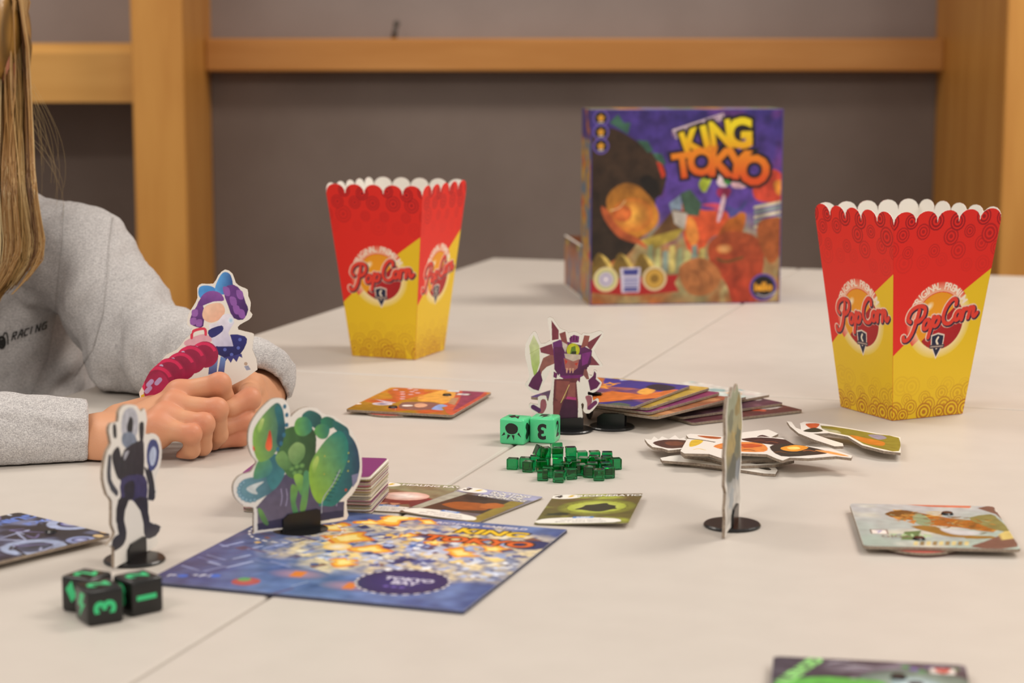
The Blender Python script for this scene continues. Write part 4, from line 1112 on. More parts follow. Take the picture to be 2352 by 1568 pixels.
    lobe(k, Z, [(900, 760), (940, 690), (960, 720), (930, 820), (905, 860)], '#b4cc6a', '#86b04a', (930, 700), (910, 850))
    for i in range(8): k.stroke(Z([(1130 - i * 16, 850 + i * 36), (1180 - i * 16, 860 + i * 36)]), .0008, '#1d5a58')
    k.stroke(Z([(1160, 820), (1090, 960), (1000, 1090), (985, 1230)]), .0006, '#a8b0c0')
    for x, y in ((1240, 660), (1240, 740), (1235, 830), (1015, 690), (1010, 860)): k.disc(*Z([(x, y)])[0], .0006, None, '#b0b04c', n=8)
    k.disc(*Z([(1215, 1010)])[0], .0010, None, '#b0503c', n=10); k.poly(Z([(1270, 870), (1340, 850), (1320, 930), (1280, 990)]), '#7a7c9c')
    k.mottle(260, .18, 2)
standee('green and teal standee standing on the blue game board', (690, 1222), (589, 1228), (797, 1197), 4.1275, 500, 880, GREEN, art_kraken, clip=(.027, .0135), bottom_h=.005)
for o in list(COL.objects):
    pass
ROBOT = [(540, 40), (590, 42), (650, 130), (715, 155), (722, 175), (760, 165), (800, 165), (845, 190), (860, 175), (920, 180), (1000, 155), (1040, 170), (1035, 210), (960, 330), (1030, 450), (1025, 478), (900, 482), (905, 540), (940, 560), (955, 508), (985, 520), (988, 580),
         (1028, 620), (1000, 680), (950, 712), (905, 700), (905, 735), (940, 738), (950, 785), (985, 762), (1004, 790), (965, 850), (915, 897), (875, 892), (860, 862), (868, 820), (842, 815), (842, 1060), (590, 1060), (585, 920), (545, 905), (480, 918), (420, 892), (373, 840), (385, 805), (452, 818), (452, 752),
         (500, 738), (528, 745), (545, 790), (582, 600), (568, 500), (540, 560), (495, 640), (470, 700), (432, 716), (388, 697), (342, 652), (345, 622), (378, 560), (340, 390), (345, 270), (410, 163), (445, 182), (480, 270), (562, 240), (556, 150)]
def art_robot(k, Z, fr):
    # angular plum and magenta shapes; plain stand-in for the printed figure
    P = lambda pts, c: k.poly(Z(pts), c)
    P([(375, 290), (415, 190), (465, 290), (470, 440), (425, 590), (395, 460)], zgrad(Z, '#cfd4a8', '#9ab84c', (420, 200), (420, 580)))
    k.stroke(Z([(380, 360), (470, 310)]), .0004, '#a8b070')
    P([(575, 60), (640, 150), (640, 230), (580, 240)], '#7a3442'); P([(1030, 180), (930, 330), (890, 290), (900, 260)], '#7a3442')
    P([(470, 310), (580, 270), (600, 380), (480, 350)], '#7d3a48'); P([(930, 370), (1010, 465), (890, 465), (860, 400)], '#7d3a48')
    P([(500, 400), (560, 370), (620, 380), (600, 450), (530, 480), (490, 520), (470, 600), (440, 560)], '#8f5a52')
    P([(400, 580), (470, 500), (495, 600), (460, 695), (410, 680), (365, 650)], '#5c2450')
    P([(585, 260), (650, 235), (860, 290), (940, 330), (930, 440), (860, 560), (760, 610), (660, 570), (600, 450)], zgrad(Z, '#6a2c6e', '#4a1c3c', (600, 300), (860, 560)))
    P([(600, 300), (690, 300), (680, 420), (640, 560), (600, 500)], '#57204c'); P([(850, 360), (935, 340), (900, 450), (850, 470)], '#7a2c78')
    P([(640, 560), (860, 550), (800, 610), (740, 600), (690, 590)], '#74286a'); P([(595, 520), (630, 540), (620, 585), (592, 570)], '#6a2458'); P([(800, 590), (835, 570), (830, 620)], '#6a2458')
    P([(645, 180), (700, 160), (725, 300), (670, 260)], '#8a4a48'); P([(870, 195), (920, 200), (900, 290), (840, 310)], '#94544c'); P([(670, 250), (720, 280), (700, 350), (675, 300)], '#c8bab0')
    P([(735, 220), (775, 190), (825, 205), (820, 260), (740, 260)], '#7a2c6c')
    for i in range(3): k.stroke(Z([(750 + i * 26, 205), (748 + i * 26, 240)]), .0007, '#3c1438')
    c = Z([(770, 328)])[0]; k.disc(c[0], c[1], .0054, .0056, '#d2d23c', '#b4b41f')
    P([(755, 300), (790, 290), (800, 380), (740, 370)], '#5f7c28'); P([(760, 340), (800, 340), (795, 385), (745, 375)], '#2c3416')
    P([(690, 360), (840, 370), (835, 410), (770, 430), (700, 400)], '#c4b4a4')
    P([(685, 400), (770, 430), (825, 410), (810, 490), (770, 520), (700, 500)], '#a4645c'); P([(695, 410), (720, 430), (700, 460)], '#b8382c'); P([(780, 450), (815, 440), (800, 470)], '#b8382c')
    for x in (705, 735, 760): P([(x, 490), (x + 18, 490), (x + 12, 535), (x + 3, 535)], '#c89a84')
    P([(870, 500), (895, 500), (915, 590), (890, 590), (860, 550)], '#84504c')
    P([(905, 600), (950, 560), (960, 515), (978, 540), (975, 590), (1015, 625), (985, 670), (925, 695)], '#5e2252')
    P([(600, 590), (820, 580), (800, 620), (815, 800), (810, 1000), (592, 1000), (588, 800)], '#6a343c')
    P([(620, 600), (740, 610), (700, 760), (650, 800), (610, 760)], '#8a4c48'); P([(600, 780), (660, 790), (650, 960), (600, 960), (590, 860)], '#7d4244'); P([(740, 620), (790, 620), (790, 750), (715, 745)], '#8f5450')
    P([(715, 745), (795, 755), (795, 778), (705, 768)], '#b43c7a'); P([(690, 768), (800, 780), (815, 880), (800, 960), (640, 1000), (650, 880)], zgrad(Z, '#4a1c3c', '#3a1632', (700, 780), (720, 960)))
    k.stroke(Z([(735, 640), (690, 740), (660, 800)]), .0005, '#d8c87a')
    for pts in ([(480, 780), (520, 775), (530, 840), (490, 905), (450, 890), (470, 860)], [(880, 745), (930, 740), (940, 790), (900, 870), (895, 800)]): k.poly(smooth_closed(Z(pts), 1), '#9c5a66')
    k.stroke(Z([(410, 840), (460, 870)]), .0040, '#5a3060'); k.stroke(Z([(970, 800), (915, 850)]), .0034, '#6a2c58')
    k.mottle(260, .2, 5)
standee('plum and magenta standee with pale green blade behind the green dice', (1309, 989), (1235, 990), (1366, 991), 3.92, 1120, 720, ROBOT, art_robot, clip=(.022, .0105), sm=1)
PENG = [(830, 80), (880, 90), (905, 130), (930, 105), (945, 180), (935, 270), (980, 265), (1020, 290), (1040, 370), (1030, 470), (1000, 560), (1010, 650), (985, 700), (960, 710), (965, 830), (1045, 865), (1005, 920), (1005, 1000), (770, 1130), (735, 1125), (735, 1000), (690, 985), (720, 950), (740, 900), (720, 850),
        (720, 700), (690, 660), (665, 560), (670, 470), (690, 380), (715, 330), (700, 250), (715, 200), (760, 190), (765, 130), (790, 90)]
def art_peng(k, Z, fr):
    S = lambda pts, c: k.poly(smooth_closed(Z(pts), 1), c)
    k.stroke(Z([(705, 420), (700, 560), (750, 650)]), .004, '#3a3c46'); k.stroke(Z([(960, 500), (980, 600), (985, 680)]), .005, '#2c2d36'); k.stroke(Z([(790, 700), (775, 830), (790, 930), (740, 975)]), .009, '#26252e'); k.stroke(Z([(910, 700), (940, 820), (950, 900), (1010, 880)]), .008, '#2a2836'); k.stroke(Z([(850, 380), (850, 600)]), .017, '#2e2c34')
    S([(780, 200), (800, 120), (850, 100), (885, 150), (885, 260), (840, 320), (790, 290)], '#b4b4bc'); S([(815, 230), (835, 160), (855, 180), (850, 260), (830, 280)], '#23222a')
    S([(790, 270), (850, 260), (880, 320), (830, 370), (785, 330)], '#7a8496'); S([(725, 215), (745, 210), (750, 290), (730, 290)], '#25242c'); S([(895, 205), (925, 200), (920, 310), (900, 310)], '#25242c')
    S([(800, 370), (900, 310), (925, 330), (925, 520), (900, 600), (780, 590), (770, 480)], '#2e2c34'); S([(720, 400), (760, 350), (780, 420), (790, 540), (760, 560), (730, 480)], '#2c2a33')
    S([(700, 440), (715, 430), (715, 560), (760, 640), (740, 660), (700, 600)], '#3f424e'); S([(780, 560), (930, 540), (945, 680), (900, 740), (840, 690), (790, 720)], '#3c3860'); S([(800, 600), (860, 570), (860, 680), (810, 690)], '#2a2836')
    S([(760, 690), (830, 690), (790, 800), (810, 900), (790, 970), (745, 980), (770, 900), (745, 830)], '#26252e'); S([(860, 690), (950, 680), (955, 830), (1035, 865), (990, 910), (935, 930), (945, 850), (900, 760)], '#2a2836')
    S([(945, 370), (965, 310), (1005, 310), (1025, 380), (1010, 470), (970, 510), (945, 450)], '#3f4a7c'); S([(960, 400), (985, 350), (1005, 380), (995, 460), (970, 470)], '#b8c4dc')
    S([(925, 480), (960, 520), (985, 610), (1000, 640), (980, 690), (950, 690), (955, 600)], '#33353f'); S([(800, 390), (830, 380), (800, 440)], '#a8a8b0')
    k.mottle(260, .3, 6)
standee('narrow black and grey standee beside the near black dice', (309, 1288), (268, 1304), (360, 1258), 2.8, 0, 900, PENG, art_peng, clip=(.022, .0125))
# standee seen edge-on
EC = G(1681.5, 1208); en, ef = G(1667, 1239), G(1699, 1190)
eyaw = math.atan2(ef.y - en.y, ef.x - en.x)
t = thing('standee', 'pale standee seen edge-on in its round black base', 'standee', EC, eyaw, 'upright cardboard standees in black bases')
EO = [(-.037, .0008), (-.030, .0028), (.027, .0028), (.029, .016), (.025, .028), (.030, .038), (.027, .050), (.033, .060), (.030, .070), (.026, .078), (.021, .086), (.012, .088), (.006, .094), (-.006, .090), (-.014, .095), (-.024, .089), (-.033, .092), (-.041, .080), (-.038, .068), (-.043, .055), (-.039, .044), (-.041, .036), (-.034, .030), (-.038, .020), (-.035, .012)]
EO = smooth_closed(EO, 1); EO = [(u, max(v, .0006)) for u, v in EO]
ct_ = slab('cutout', EO, -.001, .001, stand, [M_PAPER, M_CORE], t)
k = Ink()
S = lambda pts, c: k.poly(smooth_closed(pts, 2), c)
k.poly([(u * .9, .004 + v * .955) for u, v in EO], lambda u, v: (lambda t: mixc(mixc(lin('#c9c4bc'), lin('#7d8288'), t * 5 - 1), mixc(lin('#4f5446'), mixc(lin('#a3925e'), lin('#8f9680'), t * 4 - 2.4), t * 6 - 2.6), t * 6 - 1.8))(v / .095))
for x_, y_, rx_, ry_, c_ in ((-.02, .075, .012, .008, '#6a6e5a'), (.01, .078, .012, .007, '#8a7a4c'), (-.012, .058, .016, .008, '#a08c54'), (.012, .055, .012, .010, '#5c6450'), (-.01, .040, .018, .009, '#454a3e'), (.014, .036, .010, .008, '#767e86'), (-.012, .022, .010, .008, '#9aa0a4')): splash(k, x_, y_, rx_, ry_, c_, int(x_ * 9000), amp=.3)
k.mottle(150, .3, 1); k.build('print', ct_, EO, 6e-4, stand, .001)
base_parts(t, .022, .0125)
# girl-doll standee is held: no base
FACE = [(1350, 180), (1395, 205), (1415, 260), (1450, 285), (1485, 300), (1490, 340), (1505, 380), (1500, 430), (1515, 450), (1495, 480), (1440, 510), (1430, 540), (1510, 560), (1525, 580), (1515, 660), (1545, 780), (1380, 880), (1240, 960), (1000, 1000), (840, 950), (855, 880), (900, 790), (960, 735),
        (1000, 690), (1060, 660), (1095, 620), (1110, 600), (1150, 560), (1150, 530), (1125, 510), (1130, 450), (1160, 400), (1185, 350), (1185, 290), (1210, 265), (1280, 265), (1310, 215)]
HELD_Y = 1.558
def art_held(k, Z, fr):
    # rounded blue, purple and crimson shapes; plain stand-in for the printed figure
    lobe(k, Z, [(1195, 340), (1195, 290), (1230, 275), (1280, 285), (1300, 320), (1240, 370)], '#4f9ade', '#3a80c8', (1200, 290), (1290, 350)); lobe(k, Z, [(1290, 300), (1320, 220), (1350, 195), (1385, 215), (1395, 290), (1340, 330)], '#5aa4e4', '#2c4a8c', (1310, 250), (1395, 260))
    lobe(k, Z, [(1340, 300), (1400, 270), (1450, 310), (1475, 380), (1490, 420), (1460, 480), (1400, 470), (1370, 400)], '#6a3a86', '#3c1c5c', (1360, 320), (1480, 430), 1)
    for x, y in ((1360, 310), (1400, 370), (1420, 420), (1450, 445), (1440, 330)): k.poly(smooth_closed(Z([(x - 22, y - 26), (x + 14, y - 20), (x + 20, y + 26), (x - 12, y + 22)]), 1), '#8f58a8')
    lobe(k, Z, [(1140, 500), (1150, 450), (1180, 400), (1200, 360), (1225, 420), (1220, 520), (1180, 525)], '#7a4492', '#4c2468', (1180, 380), (1190, 520), 1)
    for x, y in ((1170, 440), (1160, 490), (1195, 500)): k.poly(smooth_closed(Z([(x - 18, y - 16), (x + 16, y - 20), (x + 14, y + 18), (x - 16, y + 20)]), 1), '#9660ac')
    lobe(k, Z, [(1215, 440), (1240, 395), (1320, 380), (1350, 420), (1330, 470), (1270, 498), (1225, 480)], '#f2c8ac', '#e8b094', (1240, 400), (1320, 490), 2)
    lobe(k, Z, [(1195, 400), (1210, 340), (1260, 308), (1320, 320), (1345, 365), (1280, 372)], '#8a50a0', '#6a3a86', (1260, 310), (1240, 390), 1)
    lobe(k, Z, [(1255, 510), (1300, 500), (1340, 450), (1390, 450), (1405, 500), (1370, 560), (1400, 640), (1300, 660), (1270, 600)], '#e8e4f0', '#c4c0dc', (1280, 500), (1380, 640), 1)
    k.disc(*Z([(1385, 485)])[0], .0022, .0026, '#9cc8e8', '#e8ecf4'); k.poly(smooth_closed(Z([(1250, 545), (1330, 515), (1335, 550), (1270, 590)]), 1), '#2c2c70')
    lobe(k, Z, [(1380, 570), (1470, 580), (1480, 620), (1440, 690), (1380, 715), (1310, 690), (1295, 640), (1400, 640)], '#2c2c78', '#1f1f58', (1400, 580), (1400, 700), 1)
    for x, y in ((1440, 600), (1350, 660), (1430, 650), (1390, 690)): k.disc(*Z([(x, y)])[0], .0014, None, '#5a68b8', n=8)
    k.poly(Z([(1330, 710), (1350, 735), (1365, 712), (1385, 740), (1400, 712), (1420, 735), (1435, 700), (1455, 710), (1450, 685)]), '#3a3a80')
    lobe(k, Z, [(1280, 690), (1310, 700), (1300, 800), (1250, 810), (1255, 750)], '#7a9ad0', '#4a4a80', (1290, 700), (1270, 800), 0); lobe(k, Z, [(1325, 700), (1355, 715), (1345, 800), (1305, 810)], '#6a8cc8', '#4a4a80', (1330, 710), (1320, 800), 0)
    k.poly(smooth_closed(Z([(1110, 610), (1200, 570), (1250, 575), (1270, 610), (1200, 640), (1120, 640)]), 1), '#dfa8b4')
    k.stroke(Z([(1150, 590), (1160, 550), (1225, 535), (1235, 570)]), .0022, '#d83a54')
    for i, (x, y, r) in enumerate(((1230, 690, 78), (1150, 720, 84), (1090, 760, 84), (1020, 800, 88), (950, 850, 92))):
        c = Z([(x, y)])[0]; rr_ = r / 2.613 / 3060 * 1.08
        k.disc(c[0], c[1], rr_, rr_ * 1.0, '#8a1840', '#a01c48', rot=.3); k.ring(c[0] - .001, c[1] - .0005, rr_ * .78, rr_, '#d8285c', a0=20, a1=215, n=24)
        if i < 4: k.poly(smooth_closed(Z([(x - 40, y - 40), (x - 70, y + 10), (x - 84, y + 2), (x - 60, y - 50)]), 1), '#c8b0d4')
        k.text('+', *Z([(x - 12, y + 22)])[0], .005, '#f0c8d8', bold=.03)
    lobe(k, Z, [(870, 890), (890, 830), (950, 790), (1000, 830), (1020, 900), (960, 960), (870, 940)], '#9c1c48', '#c8285c', (900, 850), (1000, 930)); 
    for x, y in ((910, 850), (960, 840), (900, 890)): k.stroke(Z([(x, y), (x - 20, y + 22)]), .0036, '#b89cc8')
    k.poly(Z([(845, 935), (865, 925), (870, 960), (850, 965)]), '#d8b41e')
    k.disc(*Z([(1475, 745)])[0], .0014, .0014, '#b8a08c'); k.poly(Z([(1465, 760), (1490, 755), (1505, 780), (1480, 785)]), '#9aa0b8')
    k.mottle(260, .15, 3)
hb = D(545, 905, HELD_Y)
t = thing('standee', 'purple, blue and crimson cardboard standee held in both hands', 'standee', (hb.x, hb.y, hb.z), R(3))
frh = Fr((hb.x, hb.y, hb.z), R(3), 'stand', .001)
Zh = zoomer(2.6129, 0, 550, frh)
hp = smooth_closed(Zh(FACE), 1)
ct_ = slab('cutout', hp, -.001, .001, stand, [M_PAPER, M_CORE], t)
k = Ink(); art_held(k, Zh, frh); k.build('print', ct_, hp, 3.5e-4, stand, .001, M_PRINTG)
# spare bases
eb = thing('plastic_stand', 'empty black round base standing upright beside the fanned boards', 'base', G(1405, 982), R(-22), 'spare black bases')
base_parts(eb, .024, .0115)
sb = thing('plastic_stand', 'black round base tipped on its side behind the magenta standee', 'base', G(1352, 962) + Vector((0, 0, .0188)), 0, 'spare black bases')
base_parts(sb, .024, .0115)
sb.rotation_euler = (R(90), R(20), R(78))

# ------------------------------------------------------------------ flat cut-outs in a loose pile
def flat_cutout(label, outline, z, art=None, lift=0.0, liftdir=None, yaw=0.0, cat_='cut-out'):
    pts_px = [(1340 + x / 3.0155, 840 + y / 3.0155) for x, y in outline]
    W = [G(px, py, z + .002) for px, py in pts_px]
    c = sum(W, Vector()) / len(W)
    t = thing('flat_cutout', label, cat_, (c.x, c.y, ZT), 0, 'loose cut-outs lying in a pile')
    pts = [(p.x - c.x, p.y - c.y) for p in W]
    mp = flat if liftdir is None else (lambda u, v, w: (u, v, w + lift * (.5 + (u * liftdir[0] + v * liftdir[1]) / .12)))
    m2 = lambda u, v, w: mp(u, v, w + z)
    ct = slab('cutout', pts, 0, .002, m2, [M_PAPER, M_CORE], t)
    if art:
        fr = Fr((c.x, c.y, ZT), 0, 'flat', z + .002)
        Z = zoomer(3.0155, 1340, 840, fr)
        k = Ink(); art(k, Z); k.mottle(180, .3, z * 900); k.build('print', ct, pts, 5e-4, m2, .002, M_PRINTG)
    return t
S2 = lambda k, Z, pts, c, sm=1: k.poly(smooth_closed(Z(pts), sm), c)
flat_cutout('blank white cut-out with rounded tip at the very bottom of the pile', [(600, 655), (760, 640), (960, 665), (1200, 680), (1320, 695), (1345, 720), (1330, 748), (1250, 744), (1080, 718), (900, 700), (640, 668)], .0002,
            lambda k, Z: S2(k, Z, [(1150, 690), (1230, 688), (1300, 715), (1270, 722)], '#2c2822'))
flat_cutout('white cut-out with thin pointed end low in the pile', [(532, 638), (610, 622), (700, 610), (960, 650), (1200, 655), (1380, 660), (1460, 655), (1330, 685), (1160, 690), (960, 695), (780, 672), (545, 655)], .0024,
            lambda k, Z: (S2(k, Z, [(800, 640), (930, 640), (960, 665), (860, 662)], '#b8862c'), S2(k, Z, [(1120, 660), (1300, 664), (1200, 680)], '#3a2c24')))
flat_cutout('white cut-out under the flame-printed one in the pile', [(676, 600), (690, 575), (900, 560), (1200, 560), (1400, 600), (1330, 650), (1140, 655), (960, 668), (860, 640), (700, 622)], .0046)
flat_cutout('spiky dark brown cut-out sticking out of the pile', [(425, 505), (470, 512), (490, 488), (520, 510), (545, 488), (590, 508), (635, 480), (665, 505), (700, 495), (780, 520), (900, 545), (860, 590), (690, 575), (590, 585), (545, 570), (480, 562), (445, 535)], .0068,
            lambda k, Z: (S2(k, Z, [(480, 535), (560, 512), (700, 515), (850, 545), (700, 565), (580, 570)], '#4a2f22'), S2(k, Z, [(560, 530), (640, 520), (700, 540), (620, 556)], '#6a3c24')))
flat_cutout('white-backed cut-out lying across the far side of the pile', [(712, 478), (740, 470), (800, 474), (960, 490), (1090, 462), (1280, 440), (1350, 470), (1310, 490), (1240, 520), (1000, 540), (830, 512), (730, 500)], .0090,
            lambda k, Z: (S2(k, Z, [(790, 482), (950, 494), (930, 506), (850, 500)], '#a8521f'), S2(k, Z, [(1200, 495), (1240, 478), (1300, 500), (1260, 510)], '#3c2320')))
flat_cutout('cut-out printed with orange flames on top of the pile', [(672, 590), (720, 505), (800, 512), (905, 530), (960, 520), (1230, 490), (1380, 500), (1460, 545), (1600, 560), (1720, 575), (1862, 622), (1855, 638), (1750, 625), (1560, 640), (1430, 635), (1380, 655), (1340, 642), (1270, 612), (1100, 605), (960, 640), (870, 610), (700, 606)], .0112,
            lambda k, Z: (S2(k, Z, [(735, 560), (750, 515), (830, 515), (800, 545)], '#d8b42c'), S2(k, Z, [(900, 560), (1000, 530), (1200, 530), (1270, 560), (1250, 595), (1050, 590)], '#e0873c'), S2(k, Z, [(980, 545), (1180, 540), (1240, 556), (1100, 570)], '#c4541f'),
                          S2(k, Z, [(1090, 505), (1230, 495), (1400, 510), (1560, 540), (1500, 560), (1300, 545), (1150, 525)], '#3a2018'), S2(k, Z, [(1290, 560), (1400, 540), (1560, 560), (1700, 600), (1560, 620), (1370, 625)], '#2c2a20'),
                          S2(k, Z, [(1370, 565), (1470, 548), (1560, 565), (1480, 592), (1390, 585)], '#f09a2c'), S2(k, Z, [(1410, 565), (1480, 560), (1500, 575), (1440, 580)], '#fbd878'), S2(k, Z, [(1600, 585), (1700, 590), (1840, 625), (1760, 618)], '#e8a05a'), [k.stroke(Z([(x_, y_), (x_ + 40, y_ - 6), (x_ + 90, y_ + 4)]), .0016, c_, taper=True) for x_, y_, c_ in ((940, 575, '#7a2c14'), (1020, 560, '#f0b45a'), (1100, 585, '#5a2414'), (1180, 520, '#6a3420'), (1260, 530, '#8a4a24'), (1320, 600, '#7a4a1c'), (1420, 610, '#4a4a34'), (1520, 590, '#c86a28'), (1000, 590, '#e8a04a'), (760, 580, '#e0c060'))]))
flat_cutout('olive green and orange cut-out with curved arm, half off the pile', [(1408, 436), (1440, 438), (1470, 480), (1505, 490), (1500, 445), (1530, 430), (1640, 434), (1840, 455), (2030, 478), (2195, 496), (2197, 612), (2080, 606), (1930, 576), (1830, 520), (1700, 503), (1590, 515), (1700, 548), (1795, 572), (1800, 592), (1740, 598), (1600, 560), (1490, 520), (1430, 470)], .0035,
            lambda k, Z: (S2(k, Z, [(1640, 450), (1840, 462), (2030, 485), (2185, 502), (2185, 600), (2080, 595), (1940, 566), (1840, 512), (1700, 492)], '#7a7430'), S2(k, Z, [(1540, 445), (1635, 438), (1600, 480), (1560, 470)], '#c4582c'), S2(k, Z, [(1520, 500), (1600, 470), (1660, 490), (1590, 505)], '#2e3424'),
                          S2(k, Z, [(1850, 505), (1960, 520), (2080, 540), (2070, 570), (1960, 560), (1870, 525)], '#c8702c'), S2(k, Z, [(1970, 495), (2060, 490), (2100, 510), (2040, 525)], '#8a84a0'), S2(k, Z, [(1650, 470), (1760, 480), (1780, 500), (1700, 490)], '#a4a484')), lift=.0085, liftdir=(-1, 0))

# ------------------------------------------------------------------ dice
def die_mesh(size):
    bm = box_bm(-size/2, size/2, -size/2, size/2, 0, size, size * .09, 3)
    me = bpy.data.meshes.new('die_body'); bm.to_mesh(me); bm.free()
    me.polygons.foreach_set('use_smooth', [True] * len(me.polygons))
    try: me.set_sharp_from_angle(angle=R(50))
    except Exception: pass
    return me
CLAW = [[(-.22, .02), (-.26, .2), (-.1, .34), (.12, .32), (.26, .2), (.24, .02), (.1, -.08), (-.1, -.08)], [(-.42, -.18), (-.3, -.02), (-.26, -.12)], [(-.2, -.32), (-.16, -.1), (-.04, -.14)], [(.1, -.34), (.0, -.12), (.12, -.12)], [(.4, -.2), (.24, -.08), (.3, -.0)]]
BOLT = [(-.1, .4), (.28, .4), (.08, .08), (.3, .08), (-.22, -.42), (-.06, -.04), (-.28, -.04)]
HEART = [(0, -.36), (.36, .06), (.34, .26), (.18, .34), (0, .2), (-.18, .34), (-.34, .26), (-.36, .06)]
def die(label, fr_pt, yaw, size, m, ink_col, faces, group):
    """fr_pt: world point of the bottom corner between the front (-y) face's left end; yaw turns the front face."""
    u = Vector((math.cos(yaw), math.sin(yaw), 0)); v = Vector((-u.y, u.x, 0))
    c = fr_pt + (u + v) * size / 2
    t = thing('die', label, 'die', (c.x, c.y, ZT), yaw, group)
    o = link('die_body', die_mesh(size), t); o.data.materials.append(m)
    s = size / 2
    maps = {'front': lambda a, b, w: (a, -s - w, s + b), 'left': lambda a, b, w: (-s - w, -a, s + b), 'right': lambda a, b, w: (s + w, a, s + b), 'top': lambda a, b, w: (a, b, 2 * s + w), 'back': lambda a, b, w: (-a, s + w, s + b)}
    for f, (sym, rot) in faces.items():
        ca, sa = math.cos(R(rot)), math.sin(R(rot))
        vs, fs = [], []
        def addp(pts):
            tr = tessellate_polygon([[Vector((x, y, 0)) for x, y in pts]]); b0_ = len(vs); vs.extend(pts)
            for q in tr:
                p = [pts[i] for i in q]; ar = (p[1][0]-p[0][0])*(p[2][1]-p[0][1])-(p[2][0]-p[0][0])*(p[1][1]-p[0][1])
                fs.append(tuple(b0_ + i for i in (q if ar > 0 else reversed(q))))
        if sym == 'claw':
            for q in CLAW: q = [(x * 1.15, y * 1.15) for x, y in q]; addp(smooth_closed(q, 1) if len(q) > 3 else q)
        elif sym == 'bolt': addp(BOLT)
        elif sym == 'heart': addp(smooth_closed(HEART, 1))
        else:
            gv, gf_ = glyphs(sym, .035); vs = [tuple(p * .95) for p in gv]; fs = gf_
        pts = [((x * ca - y * sa) * size * .86, (x * sa + y * ca) * size * .86) for x, y in vs]
        meshobj('symbol', [maps[f](a, b, 3e-5) for a, b in pts], fs, ink_col, t)
    return t
M_DGREEN = mat('green_die_plastic', '#55cc8e', 0.22, 0.5, Subsurface_Weight=0.25, Subsurface_Radius=(.004, .006, .004), Subsurface_Scale=.6)
M_DBLACK = mat('black_die_plastic', '#151413', 0.25, 0.5)
M_INKB, M_INKG = mat('die_ink_black', '#10110f', .4), mat('die_ink_green', '#35c27c', .4)
GS = .0205
def corner_right(px, py, yaw, size):    # near right bottom corner given -> near left corner
    return G(px, py) - Vector((math.cos(yaw), math.sin(yaw), 0)) * size
ya = math.atan2(G(1202, 1023).y - G(1146, 1019).y, G(1202, 1023).x - G(1146, 1019).x)
die('light green die showing a black claw mark', corner_right(1203, 1023, ya, GS), ya, GS, M_DGREEN, M_INKB, {'front': ('claw', 0), 'right': ('heart', 90), 'top': ('bolt', 60), 'left': ('1', 0)}, 'light green dice')
yb = ya + R(4)
die('light green die showing an upside-down black 3', corner_right(1273, 1020, yb, GS), yb, GS, M_DGREEN, M_INKB, {'front': ('3', 180), 'right': ('2', 0), 'top': ('bolt', 20), 'left': ('1', 0)}, 'light green dice')
KS = .0205
yc = math.atan2(G(284, 1428).y - G(204, 1441).y, G(284, 1428).x - G(204, 1441).x)
die('front black die with a green 3 lying on its side', G(204, 1441), yc, KS, M_DBLACK, M_INKG, {'front': ('3', 90), 'top': ('2', 90), 'left': ('bolt', 0), 'right': ('1', 0)}, 'black dice with green marks')
yd = R(-28)
die('black die with a green lightning mark, behind the front one', G(141, 1403), yd, KS, M_DBLACK, M_INKG, {'front': ('bolt', 50), 'top': ('2', 120), 'left': ('heart', 0), 'right': ('3', 0)}, 'black dice with green marks')
ye = math.atan2(G(356, 1402).y - G(304, 1419).y, G(356, 1402).x - G(304, 1419).x)
die('black die with a sideways green 1, closest to the game board', G(304, 1419), min(ye, R(42)), KS, M_DBLACK, M_INKG, {'front': ('1', 90), 'top': ('2', 80), 'left': ('3', 0), 'right': ('heart', 0)}, 'black dice with green marks')

# ------------------------------------------------------------------ energy cubes
m = bpy.data.materials.new('green_translucent_plastic'); m.use_nodes = True
b = m.node_tree.nodes['Principled BSDF']
b.inputs['Base Color'].default_value = (0.012, 0.36, 0.11, 1); b.inputs['Roughness'].default_value = 0.06; b.inputs['IOR'].default_value = 1.46
b.inputs['Transmission Weight'].default_value = 1.0
M_CUBE = m
CS = .0081
bm = box_bm(-CS/2, CS/2, -CS/2, CS/2, 0, CS, CS * .09, 2)
cube_me = bpy.data.meshes.new('energy_cube'); bm.to_mesh(cube_me); bm.free(); cube_me.materials.append(M_CUBE)
Zc = lambda x, y, h=0.0: G(1150 + x / 8.11, 1020 + y / 8.11, h)
L0 = [(785, 690), (1090, 725), (1310, 665), (1830, 690), (2010, 645), (905, 632), (1505, 595), (1645, 630), (545, 530), (735, 520), (285, 475), (440, 462), (2145, 480), (1060, 605), (1200, 560), (1760, 560), (1905, 560), (1530, 455), (1700, 445), (1960, 440), (1545, 345), (1745, 345), (1960, 355), (905, 470), (1090, 470), (1300, 465), (600, 440), (1400, 520), (1840, 470)]
P = [Zc(x, y) + Vector((0, CS / 2, 0)) for x, y in L0]
for it in range(60):
    for i in range(len(P)):
        for j in range(i):
            d = P[i] - P[j]; L_ = d.length
            if L_ < CS * 1.2:
                mv = d.normalized() * (CS * 1.2 - L_) / 2; P[i] += mv; P[j] -= mv
rnd = random.Random(9)
def ecube(p, z, rz, label, rx=0.0, ry=0.0):
    o = link('energy_cube', cube_me); o.location = (p.x, p.y, ZT + z); o.rotation_euler = (rx, ry, rz)
    return tag(o, label, 'cube', 'translucent green cubes')
order = sorted(range(len(P)), key=lambda i: P[i].y)
ROWS = ['front row', 'second row', 'third row', 'back row']; NTH = ['first', 'second', 'third', 'fourth', 'fifth', 'sixth', 'seventh', 'eighth']
cuts = [0, 7, 15, 22, len(P)]
